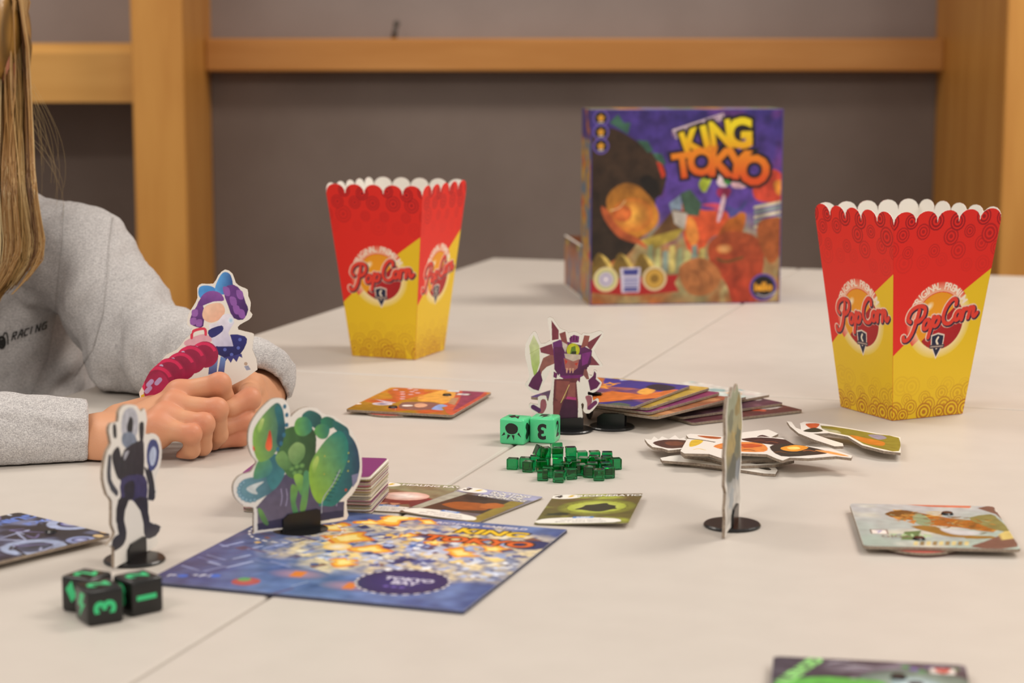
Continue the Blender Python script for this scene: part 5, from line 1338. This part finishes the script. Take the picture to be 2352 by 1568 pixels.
for r_ in range(4):
    row = sorted(order[cuts[r_]:cuts[r_ + 1]], key=lambda i: P[i].x)
    for n_, i in enumerate(row):
        ecube(P[i], .0001, R(rnd.uniform(-18, 18)), 'green translucent cube, %s from the hands in the %s of the heap' % (NTH[n_], ROWS[r_]))
for n_, i in enumerate((23, 24, 25)):
    ecube(P[i] + Vector((0, -.001, 0)), CS + .0002, R([12, -8, 5][n_]), 'green translucent cube, %s from the hands in the second layer of the heap' % NTH[n_])
ecube(P[24] + Vector((-.0006, .0092, 0)), CS + .0014, R(14), 'green translucent cube leaning behind the middle of the second layer', R(-14))
ecube((P[26] + P[9]) / 2, CS + .0012, R(20), 'green translucent cube tilted on its edge atop the heap', 0, R(24))

# ------------------------------------------------------------------ the person
person = thing('person', 'person with long blond hair in a grey sweatshirt, both hands holding a cut-out', 'person', (D(-180, 790, 1.9).x, 1.9, 0))
PO = np.array(person.location)
def attach(o):
    o.parent = person; o.matrix_parent_inverse = Matrix.Translation(-Vector(PO)); return o
z2 = lambda x, y, d: np.array(D(x / 2.6129, 550 + y / 2.6129, d), np.float32)
pp = lambda x, y, d: np.array(D(x, y, d), np.float32)
def chain(p, pts, rs, k=.0):
    d = None
    for (a, b), (ra, rb) in zip(zip(pts, pts[1:]), zip(rs, rs[1:])):
        c = cap(p, a, b, ra, rb); d = c if d is None else np.minimum(d, c)
    return d
def bounds(pts, m): a = np.array(pts); return a.min(0) - m, a.max(0) + m
# ---- right hand (near): fingers curled, little finger toward the camera
RW = z2(570, 1215, 1.512)
r_mcp = [z2(1075, 925, 1.530), z2(1040, 1000, 1.513), z2(985, 1070, 1.499), z2(935, 1130, 1.488)]
r_pip = [z2(1318, 868, 1.527), z2(1300, 1022, 1.508), z2(1222, 1108, 1.493), z2(1150, 1168, 1.481)]
r_dip = [z2(1365, 985, 1.540), z2(1310, 1170, 1.518), z2(1215, 1240, 1.502), z2(1150, 1262, 1.489)]
r_tip = [z2(1290, 1040, 1.548), z2(1262, 1240, 1.528), z2(1175, 1282, 1.512), z2(1098, 1300, 1.496)]
rF = [(.0092, .0083, .0074, .0062), (.0093, .0084, .0073, .0062), (.0088, .0079, .0069, .0059), (.0080, .0070, .0062, .0054)]
def right_hand(p):
    d = cap(p, pp(75, 1010, 1.505), RW, .0190, .0200)
    palm = None
    for m_, r0, r1 in ((r_mcp[0], .0165, .0108), (r_mcp[1], .0165, .0110), (r_mcp[2], .0165, .0108), (r_mcp[3], .0160, .0100)):
        off = np.array([0.0, 0.0, -.004], np.float32)
        c = cap(p, RW + np.array([.012, 0, 0], np.float32) + (m_ - r_mcp[1]) * .35, m_ + off, r0, r1); palm = c if palm is None else smin(palm, c, .008)
    d = smin(d, palm, .016)
    # heel of the hand below, thumb base behind
    d = smin(d, cap(p, z2(680, 1240, 1.50), z2(930, 1150, 1.492), .017, .012), .012)
    d = smin(d, cap(p, z2(720, 1090, 1.535), z2(950, 1000, 1.560), .014, .0105), .010)
    for m_ in r_mcp: d = smin(d, np.linalg.norm(p - (m_ + np.array([0, -.002, .0022], np.float32)), axis=-1) - .0088, .007)
    th = chain(p, [z2(950, 1000, 1.560), z2(1120, 930, 1.572), z2(1230, 900, 1.570)], [.0105, .0088, .0070])
    d = smin(d, th, .005)
    f_all = None
    for i in range(4):
        f = cap(p, r_mcp[i], r_pip[i], rF[i][0], rF[i][1])
        f = smin(f, cap(p, r_pip[i], r_dip[i], rF[i][1] * .97, rF[i][2]), .003)
        f = smin(f, cap(p, r_dip[i], r_tip[i], rF[i][2], rF[i][3]), .003)
        f = smin(f, np.linalg.norm(p - (r_pip[i] + (r_pip[i] - r_dip[i]) * .04), axis=-1) - rF[i][1] * 1.04, .003)
        f_all = f if f_all is None else smin(f_all, f, .0012)
    d = smin(d, f_all, .0055)
    return d
allp = r_mcp + r_pip + r_dip + r_tip + [RW, z2(1230, 900, 1.572), pp(110, 1008, 1.52)]
lo, hi = bounds(allp, .026)
skinV, skinF = [], []
def add_skin(V, F):
    off = sum(len(v) for v in skinV); skinV.append(V); skinF.append(F + off)
lo[2] = max(lo[2], ZT + .0006)
Vh, Fh = surface(lambda p: np.maximum(right_hand(p), ZT + .0018 - p[..., 2]), (lo[0], lo[1], ZT - .002), hi, .0011)
add_skin(Vh, Fh)
# ---- left hand (far): fist behind, knuckles toward the camera
LW = z2(1560, 930, 1.640)
l_mcp = [z2(1500, 880, 1.580), z2(1525, 970, 1.582), z2(1510, 1080, 1.580), z2(1475, 1180, 1.575)]
l_pip = [z2(1500, 955, 1.541), z2(1478, 1085, 1.539), z2(1440, 1180, 1.539), z2(1400, 1255, 1.541)]
l_dip = [z2(1380, 1010, 1.532), z2(1355, 1120, 1.531), z2(1310, 1205, 1.532), z2(1290, 1262, 1.534)]
l_tip = [z2(1330, 1020, 1.548), z2(1310, 1135, 1.546), z2(1270, 1215, 1.546), z2(1260, 1262, 1.546)]
lF = [(.0092, .0086, .0074, .0064), (.0092, .0086, .0074, .0064), (.0088, .0080, .0070, .0060), (.0080, .0070, .0062, .0056)]
def left_hand(p):
    d = cap(p, z2(1560, 900, 1.70), LW, .021, .0185)
    palm = None
    for m_ in l_mcp:
        c = cap(p, LW, m_, .0165, .0120); palm = c if palm is None else smin(palm, c, .008)
    d = smin(d, palm, .012)
    d = smin(d, chain(p, [z2(1500, 940, 1.60), z2(1420, 900, 1.585), z2(1340, 885, 1.572)], [.0125, .0095, .0075]), .006)
    f_all = None
    for i in range(4):
        f = cap(p, l_mcp[i], l_pip[i], lF[i][0], lF[i][1])
        f = smin(f, cap(p, l_pip[i], l_dip[i], lF[i][1], lF[i][2]), .003)
        f = smin(f, cap(p, l_dip[i], l_tip[i], lF[i][2], lF[i][3]), .003)
        f_all = f if f_all is None else smin(f_all, f, .0012)
    return smin(d, f_all, .005)
lo, hi = bounds(l_mcp + l_pip + l_dip + l_tip + [LW, z2(1560, 910, 1.67), z2(1340, 885, 1.572)], .024)
Vh, Fh = surface(lambda p: np.maximum(left_hand(p), ZT + .0018 - p[..., 2]), (lo[0], lo[1], ZT - .002), hi, .0012)
add_skin(Vh, Fh)
# ---- head and neck (mostly outside the frame)
HC = pp(-178, 150, 1.875)
hx, hy, hz = HC
e3 = lambda x, y, z: np.array([hx + x, hy + y, hz + z], np.float32)
def head(p):
    d = ell(p, e3(0, .012, .030), (.074, .092, .084))
    d = smin(d, ell(p, e3(0, -.018, -.020), (.061, .066, .082)), .03)
    d = smin(d, ell(p, e3(0, -.050, -.088), (.026, .024, .020)), .03)
    d = smin(d, cap(p, e3(0, .015, -.06), e3(0, .035, -.185), .047, .055), .02)
    d = smin(d, cap(p, e3(0, -.082, .010), e3(0, -.094, -.022), .006, .010), .010)       # nose
    d = smin(d, ell(p, e3(0, -.080, -.055), (.020, .010, .0065)), .006)                  # lips
    for s in (-1, 1):
        d = smin(d, ell(p, e3(s * .030, -.076, .026), (.022, .010, .007)), .010)         # brow
        d = smin(d, -smin(-d, ell(p, e3(s * .030, -.088, .008), (.016, .012, .009)), .006), .001) if False else np.maximum(d, -ell(p, e3(s * .030, -.092, .008), (.015, .014, .008)))
        d = np.minimum(d, np.linalg.norm(p - e3(s * .030, -.071, .008), axis=-1) - .0125)
        ear = np.maximum(ell(p, e3(s * .077, .012, .002), (.010, .019, .031)), -ell(p, e3(s * .088, .006, .005), (.008, .010, .019)))
        d = smin(d, ear, .004)
    return d
Vh, Fh = surface(head, e3(-.10, -.13, -.20), e3(.10, .13, .13), .0032)
add_skin(Vh, Fh)
SV, SF = np.concatenate(skinV), np.concatenate(skinF)
def fastmesh(name, V, F, m, smooth=True, cols=None):
    me = bpy.data.meshes.new(name); nq = len(F)
    me.vertices.add(len(V)); me.vertices.foreach_set('co', np.asarray(V, np.float32).ravel())
    me.loops.add(nq * 4); me.loops.foreach_set('vertex_index', np.asarray(F, np.int32).ravel())
    me.polygons.add(nq); me.polygons.foreach_set('loop_start', np.arange(0, nq * 4, 4, dtype=np.int32))
    try: me.polygons.foreach_set('loop_total', np.full(nq, 4, np.int32))
    except Exception: pass
    me.update(calc_edges=True)
    if smooth: me.polygons.foreach_set('use_smooth', [True] * nq)
    if cols is not None:
        at = me.color_attributes.new('Col', 'FLOAT_COLOR', 'POINT')
        arr = np.ones((len(V), 4), np.float32); arr[:, :3] = cols; at.data.foreach_set('color', arr.ravel())
    me.materials.append(m); o = link(name, me)
    return o
def bridge(path, r):
    """arm running inside the sleeve that joins a hand to the neck"""
    global SV, SF
    def nearest_quad(c):
        cen = SV[SF].mean(1); return SF[np.argmin(np.linalg.norm(cen - np.array(c), axis=1))]
    q0, q1 = nearest_quad(path[0]), nearest_quad(path[-1])
    rings = [list(q0)]; new = []; base = len(SV)
    for i in range(1, len(path) - 1):
        d = Vector(path[i + 1] - path[i - 1]).normalized(); a = d.orthogonal().normalized(); b = d.cross(a)
        ring = []
        for k_ in range(4):
            an = math.pi / 2 * k_; ring.append(base + len(new)); new.append(np.array(path[i]) + r * (np.array(a) * math.cos(an) + np.array(b) * math.sin(an)))
        rings.append(ring)
    rings.append(list(q1))
    fs = [[A[k_], A[(k_ + 1) % 4], B[(k_ + 1) % 4], B[k_]] for A, B in zip(rings, rings[1:]) for k_ in range(4)]
    SV = np.concatenate([SV, np.array(new)]); SF = np.concatenate([SF, np.array(fs)])
NK = e3(0, .035, -.185)
bridge([pp(90, 1008, 1.506), pp(20, 1002, 1.500), pp(-360, 940, 1.465), pp(-540, 600, 1.86), pp(-178, 560, 1.90), NK], .011)
bridge([z2(1560, 910, 1.66), pp(470, 840, 1.73), pp(318, 800, 1.815), pp(188, 592, 1.870), pp(-178, 560, 1.90), NK], .011)
cols = np.tile(np.array(lin('#cf9672')), (len(SV), 1))
red = np.array(lin('#c46e54'))
def tint(c, r, col, amt):
    d = np.linalg.norm(SV - np.array(c), axis=1); w = np.clip(1 - d / r, 0, 1)[:, None] * amt
    cols[:] = cols * (1 - w) + np.array(col) * w
for q in r_pip + l_pip + r_mcp: tint(q + np.array([0, -.006, .004]), .016, red, .55)
for q in r_tip + l_tip: tint(q, .014, red, .6)
for s in (-1, 1):
    d = np.linalg.norm(SV - e3(s * .030, -.071, .008), axis=1) < .0128
    cols[d] = lin('#e8e2da')
    d2 = np.linalg.norm(SV - e3(s * .030, -.0835, .008), axis=1); cols[d & (d2 < .0058)] = lin('#4a6a80'); cols[d & (d2 < .0028)] = (.01, .01, .01)
    tint(e3(s * .078, .012, -.002), .035, lin('#c8584a'), .6); tint(e3(s * .040, -.066, -.022), .03, lin('#d98872'), .6)
tint(e3(0, -.084, -.055), .022, lin('#b8564e'), .8)
M_SKIN = mat('skin', attr='Col', rough=0.48, spec=0.35, bump=(900, 0.06), Subsurface_Weight=0.08, Subsurface_Radius=(.010, .004, .002), Subsurface_Scale=.5)
attach(fastmesh('body', SV, SF, M_SKIN, True, cols))

# ---- sweatshirt
def folds(p, amp, sc, seed):
    rs = np.random.RandomState(seed); o = 0
    for i in range(5):
        k = rs.normal(size=3).astype(np.float32); k /= np.linalg.norm(k); k *= sc * (1 + .5 * i)
        o = o + np.sin(p @ k + rs.uniform(0, 6) + 1.5 * np.sin(p @ (k[[1, 2, 0]] * .6))) / (1 + .6 * i)
    return o * amp
LSH, LEL, LCU = pp(188, 592, 1.870), pp(318, 800, 1.815), pp(604, 868, 1.640)
RSH, REL = pp(-540, 600, 1.86), pp(-360, 1000, 1.465)
TC = pp(-180, 800, 1.925)
yaw_t = R(14); rotm = np.array([[math.cos(yaw_t), -math.sin(yaw_t), 0], [math.sin(yaw_t), math.cos(yaw_t), 0], [0, 0, 1]])
def shirt(p):
    d = ell(p, TC + np.array([0, 0, -.065], np.float32), (.165, .118, .235), rotm)
    d = smin(d, ell(p, TC + np.array([0, -.005, .055], np.float32), (.150, .105, .10), rotm), .05)
    d = smin(d, cap(p, pp(-100, 512, 1.90), LSH + np.array([-.012, 0, .002], np.float32), .052, .044), .02)
    d = smin(d, cap(p, pp(-240, 545, 1.90), RSH, .052, .046), .02)
    arm = smin(cap(p, LSH, LEL, .047, .047), cap(p, LEL, LCU, .047, .0290), .02)
    # soft horizontal creases where the sleeve bends
    d = smin(d, arm, .022)
    d = smin(d, cap(p, RSH, REL, .050, .046), .03)
    t = (p - LEL) @ (LCU - LEL) / float((LCU - LEL) @ (LCU - LEL))
    crease = np.sin(t * 22 + p[..., 2] * 30) * np.exp(-((t - .25) / .35) ** 2)
    d = d + folds(p, .0014, 85, 3) + folds(p, .0006, 230, 8) + .0030 * crease
    ta_ = (p - LSH) @ (LEL - LSH) / float((LEL - LSH) @ (LEL - LSH))
    d = d + .0022 * np.sin(ta_ * 9 + p[..., 0] * 55 + 20 * p[..., 2]) * np.exp(-((ta_ - .7) / .5) ** 2)
    # hollow at the cuff where the hand comes out, neck opening
    d = np.maximum(d, -cap(p, LW + (LW - z2(1500, 1000, 1.58)) * .1, z2(1480, 960, 1.56), .0215, .024))
    d = np.maximum(d, -cap(p, e3(0, .035, -.10), e3(0, .03, .1), .056, .075))
    tu = (p[..., 0] - ORG.x) * UA.x + (p[..., 1] - ORG.y) * UA.y
    return np.maximum(d, -np.maximum(ul - .004 - tu, p[..., 2] - (ZT + .0030)))
lo = np.minimum(np.minimum(TC - np.array([.24, .16, .28]), REL - .07), RSH - .07); hi = np.array([LCU[0] + .05, TC[1] + .14, hz - .06])
lo[2] = .47
Vs, Fs = surface(shirt, lo, hi, .0042)
def sleeve(p):
    A, B = REL, pp(195, 1007, 1.512)
    ax = (B - A) / np.linalg.norm(B - A)
    d = cap(p, A, B + ax * .03, .0405, .0268)
    t = (p - A) @ ax; L = float((B - A) @ ax)
    d = d + folds(p, .0006, 200, 5) + np.where(t > L - .070, -.0008, 0) + .0016 * np.exp(-((t - (L - .0705)) / .0016) ** 2)
    d = np.maximum(d, t - L) - .0008
    d = np.maximum(d, -np.maximum(cap(p, A, B + ax * .03, .030, .0232), (L - .03) - t))
    return np.maximum(d, ZT + .0012 - p[..., 2]) if True else d
lo2 = np.array([REL[0] - .03, REL[1] - .05, ZT - .004]); hi2 = np.array([pp(195, 1007, 1.512)[0] + .010, 1.512 + .05, ZT + .085])
Vc, Fc = surface(sleeve, lo2, hi2, .0022)
# heather-grey knit: fine streaks
m = mat('heather_grey_knit', '#b9b5b3', 0.92, 0.1)
nt = m.node_tree; bs = nt.nodes['Principled BSDF']; tc = nt.nodes['Texture Coordinate']
mp_ = nt.nodes.new('ShaderNodeMapping'); mp_.inputs['Scale'].default_value = (300, 300, 1900); nt.links.new(tc.outputs['Object'], mp_.inputs['Vector'])
n1 = nt.nodes.new('ShaderNodeTexNoise'); n1.inputs['Scale'].default_value = 1.0; n1.inputs['Detail'].default_value = 5; nt.links.new(mp_.outputs['Vector'], n1.inputs['Vector'])
n2 = nt.nodes.new('ShaderNodeTexNoise'); n2.inputs['Scale'].default_value = 1000; n2.inputs['Detail'].default_value = 4; nt.links.new(tc.outputs['Object'], n2.inputs['Vector'])
ad = nt.nodes.new('ShaderNodeMath'); ad.operation = 'MULTIPLY_ADD'; ad.inputs[1].default_value = .5; nt.links.new(n1.outputs['Fac'], ad.inputs[0]); nt.links.new(n2.outputs['Fac'], ad.inputs[2])
rp = nt.nodes.new('ShaderNodeValToRGB'); rp.color_ramp.elements[0].position = .55; rp.color_ramp.elements[0].color = (*lin('#9b9797'), 1); rp.color_ramp.elements[1].position = 1.15 if False else .999; rp.color_ramp.elements[1].color = (*lin('#d6d2cf'), 1)
nt.links.new(ad.outputs[0], rp.inputs['Fac']); nt.links.new(rp.outputs['Color'], bs.inputs['Base Color'])
bp = nt.nodes.new('ShaderNodeBump'); bp.inputs['Strength'].default_value = .35; bp.inputs['Distance'].default_value = .001; nt.links.new(ad.outputs[0], bp.inputs['Height']); nt.links.new(bp.outputs['Normal'], bs.inputs['Normal'])
M_KNIT = m
sw = attach(fastmesh('sweatshirt', np.concatenate([Vs, Vc]), np.concatenate([Fs, Fc + len(Vs)]), M_KNIT))
# lettering on the chest: word and padlock mark laid on the cloth
from mathutils.bvhtree import BVHTree
bvh = BVHTree.FromPolygons([Vector(v) for v in Vs], [tuple(int(i) for i in f) for f in Fs])
def on_shirt(px, py):
    h = bvh.ray_cast(CAM, ray(px, py).normalized())
    return (h[0] + h[1] * .0012) if h[0] else None
LET = {'R': [[(0, 0), (.2, .95), (.9, .95), (.85, .55), (.1, .5)], [(.35, .5), (.75, 0)]], 'A': [[(0, 0), (.55, 1), (.9, .95), (.85, 0)], [(.3, .45), (.85, .42)]], 'C': [[(.95, .9), (.25, .92), (.05, .5), (.15, .05), (.85, .05)]],
       'I': [[(.25, 0), (.35, 1)]], 'N': [[(.05, 0), (.15, .98), (.75, .02), (.9, 1)]], 'G': [[(.95, .92), (.3, .92), (.05, .5), (.15, .05), (.85, .08), (.9, .5), (.5, .5)]]}
lv, lf = [], []
def lstroke(pts, w):
    for (a, b) in zip(pts, pts[1:]):
        d = Vector((b[0] - a[0], b[1] - a[1])); L_ = d.length; d.normalize(); n_ = Vector((-d.y, d.x)) * w / 2
        steps = max(1, int(L_ / 3)); prev = None
        a_ = Vector(a) - d * w * .3; b_ = Vector(b) + d * w * .3
        for i in range(steps + 1):
            c = a_.lerp(b_, i / steps); q = [on_shirt(c.x + n_.x, c.y + n_.y), on_shirt(c.x - n_.x, c.y - n_.y)]
            if None in q: prev = None; continue
            base = len(lv); lv.extend(q)
            if prev is not None: lf.append((prev, prev + 1, base + 1, base))
            prev = base
for i, ch in enumerate('RACING'):
    x0, y0, w, h = 26 + i * 13.6, 781 - i * 4.6, 11.0, 17.5
    for st_ in LET[ch]: lstroke([(x0 + x * w + y * h * .12, y0 - y * h - x * w * .34) for x, y in st_], 2.6)
lstroke([(3 + 8 * math.cos(a) * .9, 786 + 13 * math.sin(a)) for a in np.linspace(0, 2 * math.pi, 15)], 5)
lstroke([(4, 776), (9, 764), (14, 764), (17, 776), (17, 790)], 2.6)
for r_ in (2, 5): lstroke([(4 + r_ * math.cos(a), 787 + r_ * 1.3 * math.sin(a)) for a in np.linspace(0, 2 * math.pi, 9)], 4)
if lf:
    o = meshobj('chest_print', lv, lf, mat('black_flock_print', '#15120f', .7)); o.parent = sw
    o['label'] = 'black lettering and padlock mark on the chest'

# stitched seams on the cloth: armhole, side panel
for nm, pts, w in (('armhole_seam', [(258, 500), (250, 560), (245, 640), (238, 720), (215, 800), (172, 862)], 1.5), ('panel_seam', [(147, 470), (143, 560), (130, 700), (108, 820), (70, 905)], 1.3)):
    lv, lf = [], []
    lstroke(pts, w)
    if lf:
        o = meshobj(nm, lv, lf, mat('seam_thread', '#a39f9c', .9, .1)); o.parent = sw

# ---- hair
rnd = random.Random(21)
def B_edge(y):
    pts = [(-120, 20), (0, 42), (100, 64), (250, 74), (400, 80), (480, 90), (560, 108), (600, 106), (650, 70), (700, 20)]
    for (y0, a), (y1, b) in zip(pts, pts[1:]):
        if y <= y1: return a + (b - a) * max(0, (y - y0) / (y1 - y0))
    return 10
hv, hf, hc = [], [], []
def strand(pts, r0, r1, col, sides=4):
    base = len(hv); n = len(pts)
    for i, q in enumerate(pts):
        t = i / (n - 1); r_ = r0 + (r1 - r0) * t
        d = (pts[min(i + 1, n - 1)] - pts[max(i - 1, 0)]).normalized()
        a = d.cross(Vector((0, 1, 0))).normalized(); b = d.cross(a)
        for s in range(sides):
            an = 2 * math.pi * s / sides; hv.append(q + a * r_ * math.cos(an) + b * r_ * math.sin(an)); hc.append(col)
    for i in range(n - 1):
        for s in range(sides): hf.append((base + i*sides + s, base + i*sides + (s+1) % sides, base + (i+1)*sides + (s+1) % sides, base + (i+1)*sides + s))
palette = ['#64401f', '#835a2e', '#a57a44', '#c0985c', '#d2b078', '#e0c796', '#956c3a', '#734c26']
locks = [(rnd.random() ** .8, rnd.uniform(-12, 12), rnd.uniform(0, 6), rnd.uniform(0, .03), rnd.choice(palette), rnd.uniform(-1, 1)) for _ in range(46)]
for i in range(1150):
    ls, wob, ph, dd, lc, ln = locks[i % 46]
    s = min(.995, max(0, ls + rnd.gauss(0, .022)))
    yend = 735 - max(0, s - .6) * 250 + 40 * ln - abs(rnd.gauss(0, 45))
    pts = []; j1, j2 = rnd.gauss(0, 3), rnd.uniform(0, 6)
    y0 = .040 - 1.6 * dd + j1 * .001
    for th_ in (86, 68, 50, 32, 14):                 # from the parting over the side of the head
        q_ = .90 + .12 * s; cx_ = .088 * q_ * math.cos(R(th_)); 
        pts.append(Vector(e3(cx_ + .004, y0 * (.5 + .5 * math.cos(R(th_))) + .01, .036 + .092 * (.97 + .05 * s) * math.sin(R(th_)))))
    for j in range(12):
        t = j / 11; y = 110 + (yend - 110) * t
        left = -50 - 40 * t
        x = left + (B_edge(y) - left) * s + (wob * math.sin(t * 4.2 + ph) * (.2 + t) + j1 * math.sin(t * 7 + j2)) * (1 if s < .93 else .35)
        x += (24 - 54 * s) * max(0, t - .78) * 2
        f_ = min(1, max(0, (y - 130) / 330)); f_ = f_ * f_ * (3 - 2 * f_)
        dep = (hy + .01 + y0) * (1 - f_) + (1.785 - dd * .8) * f_
        pts.append(D(x, y, dep))
    c = mixc(lin(lc), lin(rnd.choice(palette)), rnd.uniform(0, .6))
    strand(pts, rnd.uniform(.0007, .0013), rnd.uniform(.00015, .0004), c, 3)
for i in range(16):      # fly-away hairs
    x0, y0 = rnd.uniform(66, 80), rnd.uniform(180, 330); dx = rnd.uniform(10, 75); L_ = rnd.uniform(120, 240)
    pts = [D(x0 + dx * math.sin(math.pi * t * rnd.uniform(.55, .62) if False else 1.9 * t), y0 + L_ * t, 1.80) for t in np.linspace(0, 1, 10)]
    strand(pts, .00009, .00006, lin('#b89a66'), 3)
# scalp cover and hair falling on the far side and down the back
def hair_cap(p):
    d = ell(p, e3(0, .022, .036), (.090, .104, .094))
    d = np.maximum(d, -ell(p, e3(0, -.095, -.035), (.062, .075, .095)))
    d = smin(d, cap(p, e3(0, .07, .02), e3(0, .11, -.22), .075, .060), .03)
    d = smin(d, cap(p, e3(-.078, .03, .01), e3(-.095, -.02, -.20), .026, .022), .02)
    d = smin(d, cap(p, e3(.066, .045, .01), e3(.050, .045, -.16), .018, .020), .015)
    return d + .0016 * np.sin(p[..., 0] * 900 + 3 * np.sin(p[..., 2] * 30)) 
Vq, Fq = surface(hair_cap, e3(-.17, -.12, -.30), e3(.13, .19, .15), .0045)
nb = len(hv)
V_all = np.concatenate([np.array([tuple(v) for v in hv]), Vq]); F_all = np.concatenate([np.array(hf), Fq + nb])
C_all = np.concatenate([np.array(hc), np.tile(np.array(lin('#8a6530')), (len(Vq), 1)) * (1 + .5 * np.sin(Vq[:, :1] * 700 + 5 * np.sin(Vq[:, 2:3] * 20)))])
attach(fastmesh('hair', V_all, F_all, mat('blond_hair', attr='Col', rough=.38, spec=.5), True, C_all))
# ---- trousers, shoes and a stool: hidden below the table
hipc = np.array([PO[0], 1.93, .517])
fwd = np.array([math.sin(R(22)), -math.cos(R(22)), 0]); sid = np.array([math.cos(R(22)), math.sin(R(22)), 0])
def trousers(p):
    d = ell(p, hipc, (.155, .125, .085))
    for s in (-1, 1):
        h_, k_ = hipc + sid * s * .075 + fwd * .02, hipc + sid * s * .085 + fwd * .36 + np.array([0, 0, .0])
        f_ = k_ + np.array([0, 0, -.40]) - fwd * .03
        d = smin(d, cap(p, h_, k_, .070, .055), .03); d = smin(d, cap(p, k_, f_, .054, .044), .02)
    return d
Vt, Ft = surface(trousers, hipc - np.array([.30, .50, .44]), hipc + np.array([.34, .17, .11]), .010)
attach(fastmesh('trousers', Vt, Ft, mat('dark_denim', '#2c3448', .9, .1)))
for s in (-1, 1):
    f_ = hipc + sid * s * .085 + fwd * .33; f_[2] = 0
    Vt, Ft = surface(lambda p: np.maximum(smin(cap(p, f_ + np.array([0, 0, .045]), f_ + fwd * .13 + np.array([0, 0, .030]), .045, .036), cap(p, f_ + np.array([0, 0, .05]), f_ + np.array([0, 0, .09]), .044, .042), .02), .001 - p[..., 2]), f_ - np.array([.2, .2, .006]), f_ + np.array([.2, .2, .14]), .008)
    attach(fastmesh('shoe', Vt, Ft, mat('shoe_canvas', '#d8d4cc', .8, .2)))
stl = thing('stool', 'plain wooden stool the person is sitting on behind the table', 'stool', (float(hipc[0]), float(hipc[1]), 0), R(22))
bm = bmesh.new(); bmesh.ops.create_cone(bm, cap_ends=True, segments=32, radius1=.16, radius2=.16, depth=.03, matrix=Matrix.Translation((0, 0, .412))); bmobj('seat', bm, M_WOOD, stl)
for sx in (-1, 1):
    for sy in (-1, 1):
        bm = bmesh.new(); bmesh.ops.create_cone(bm, cap_ends=True, segments=12, radius1=.014, radius2=.017, depth=.396, matrix=Matrix.Translation((sx * .095, sy * .095, .199))); bmobj('leg', bm, M_WOOD, stl)
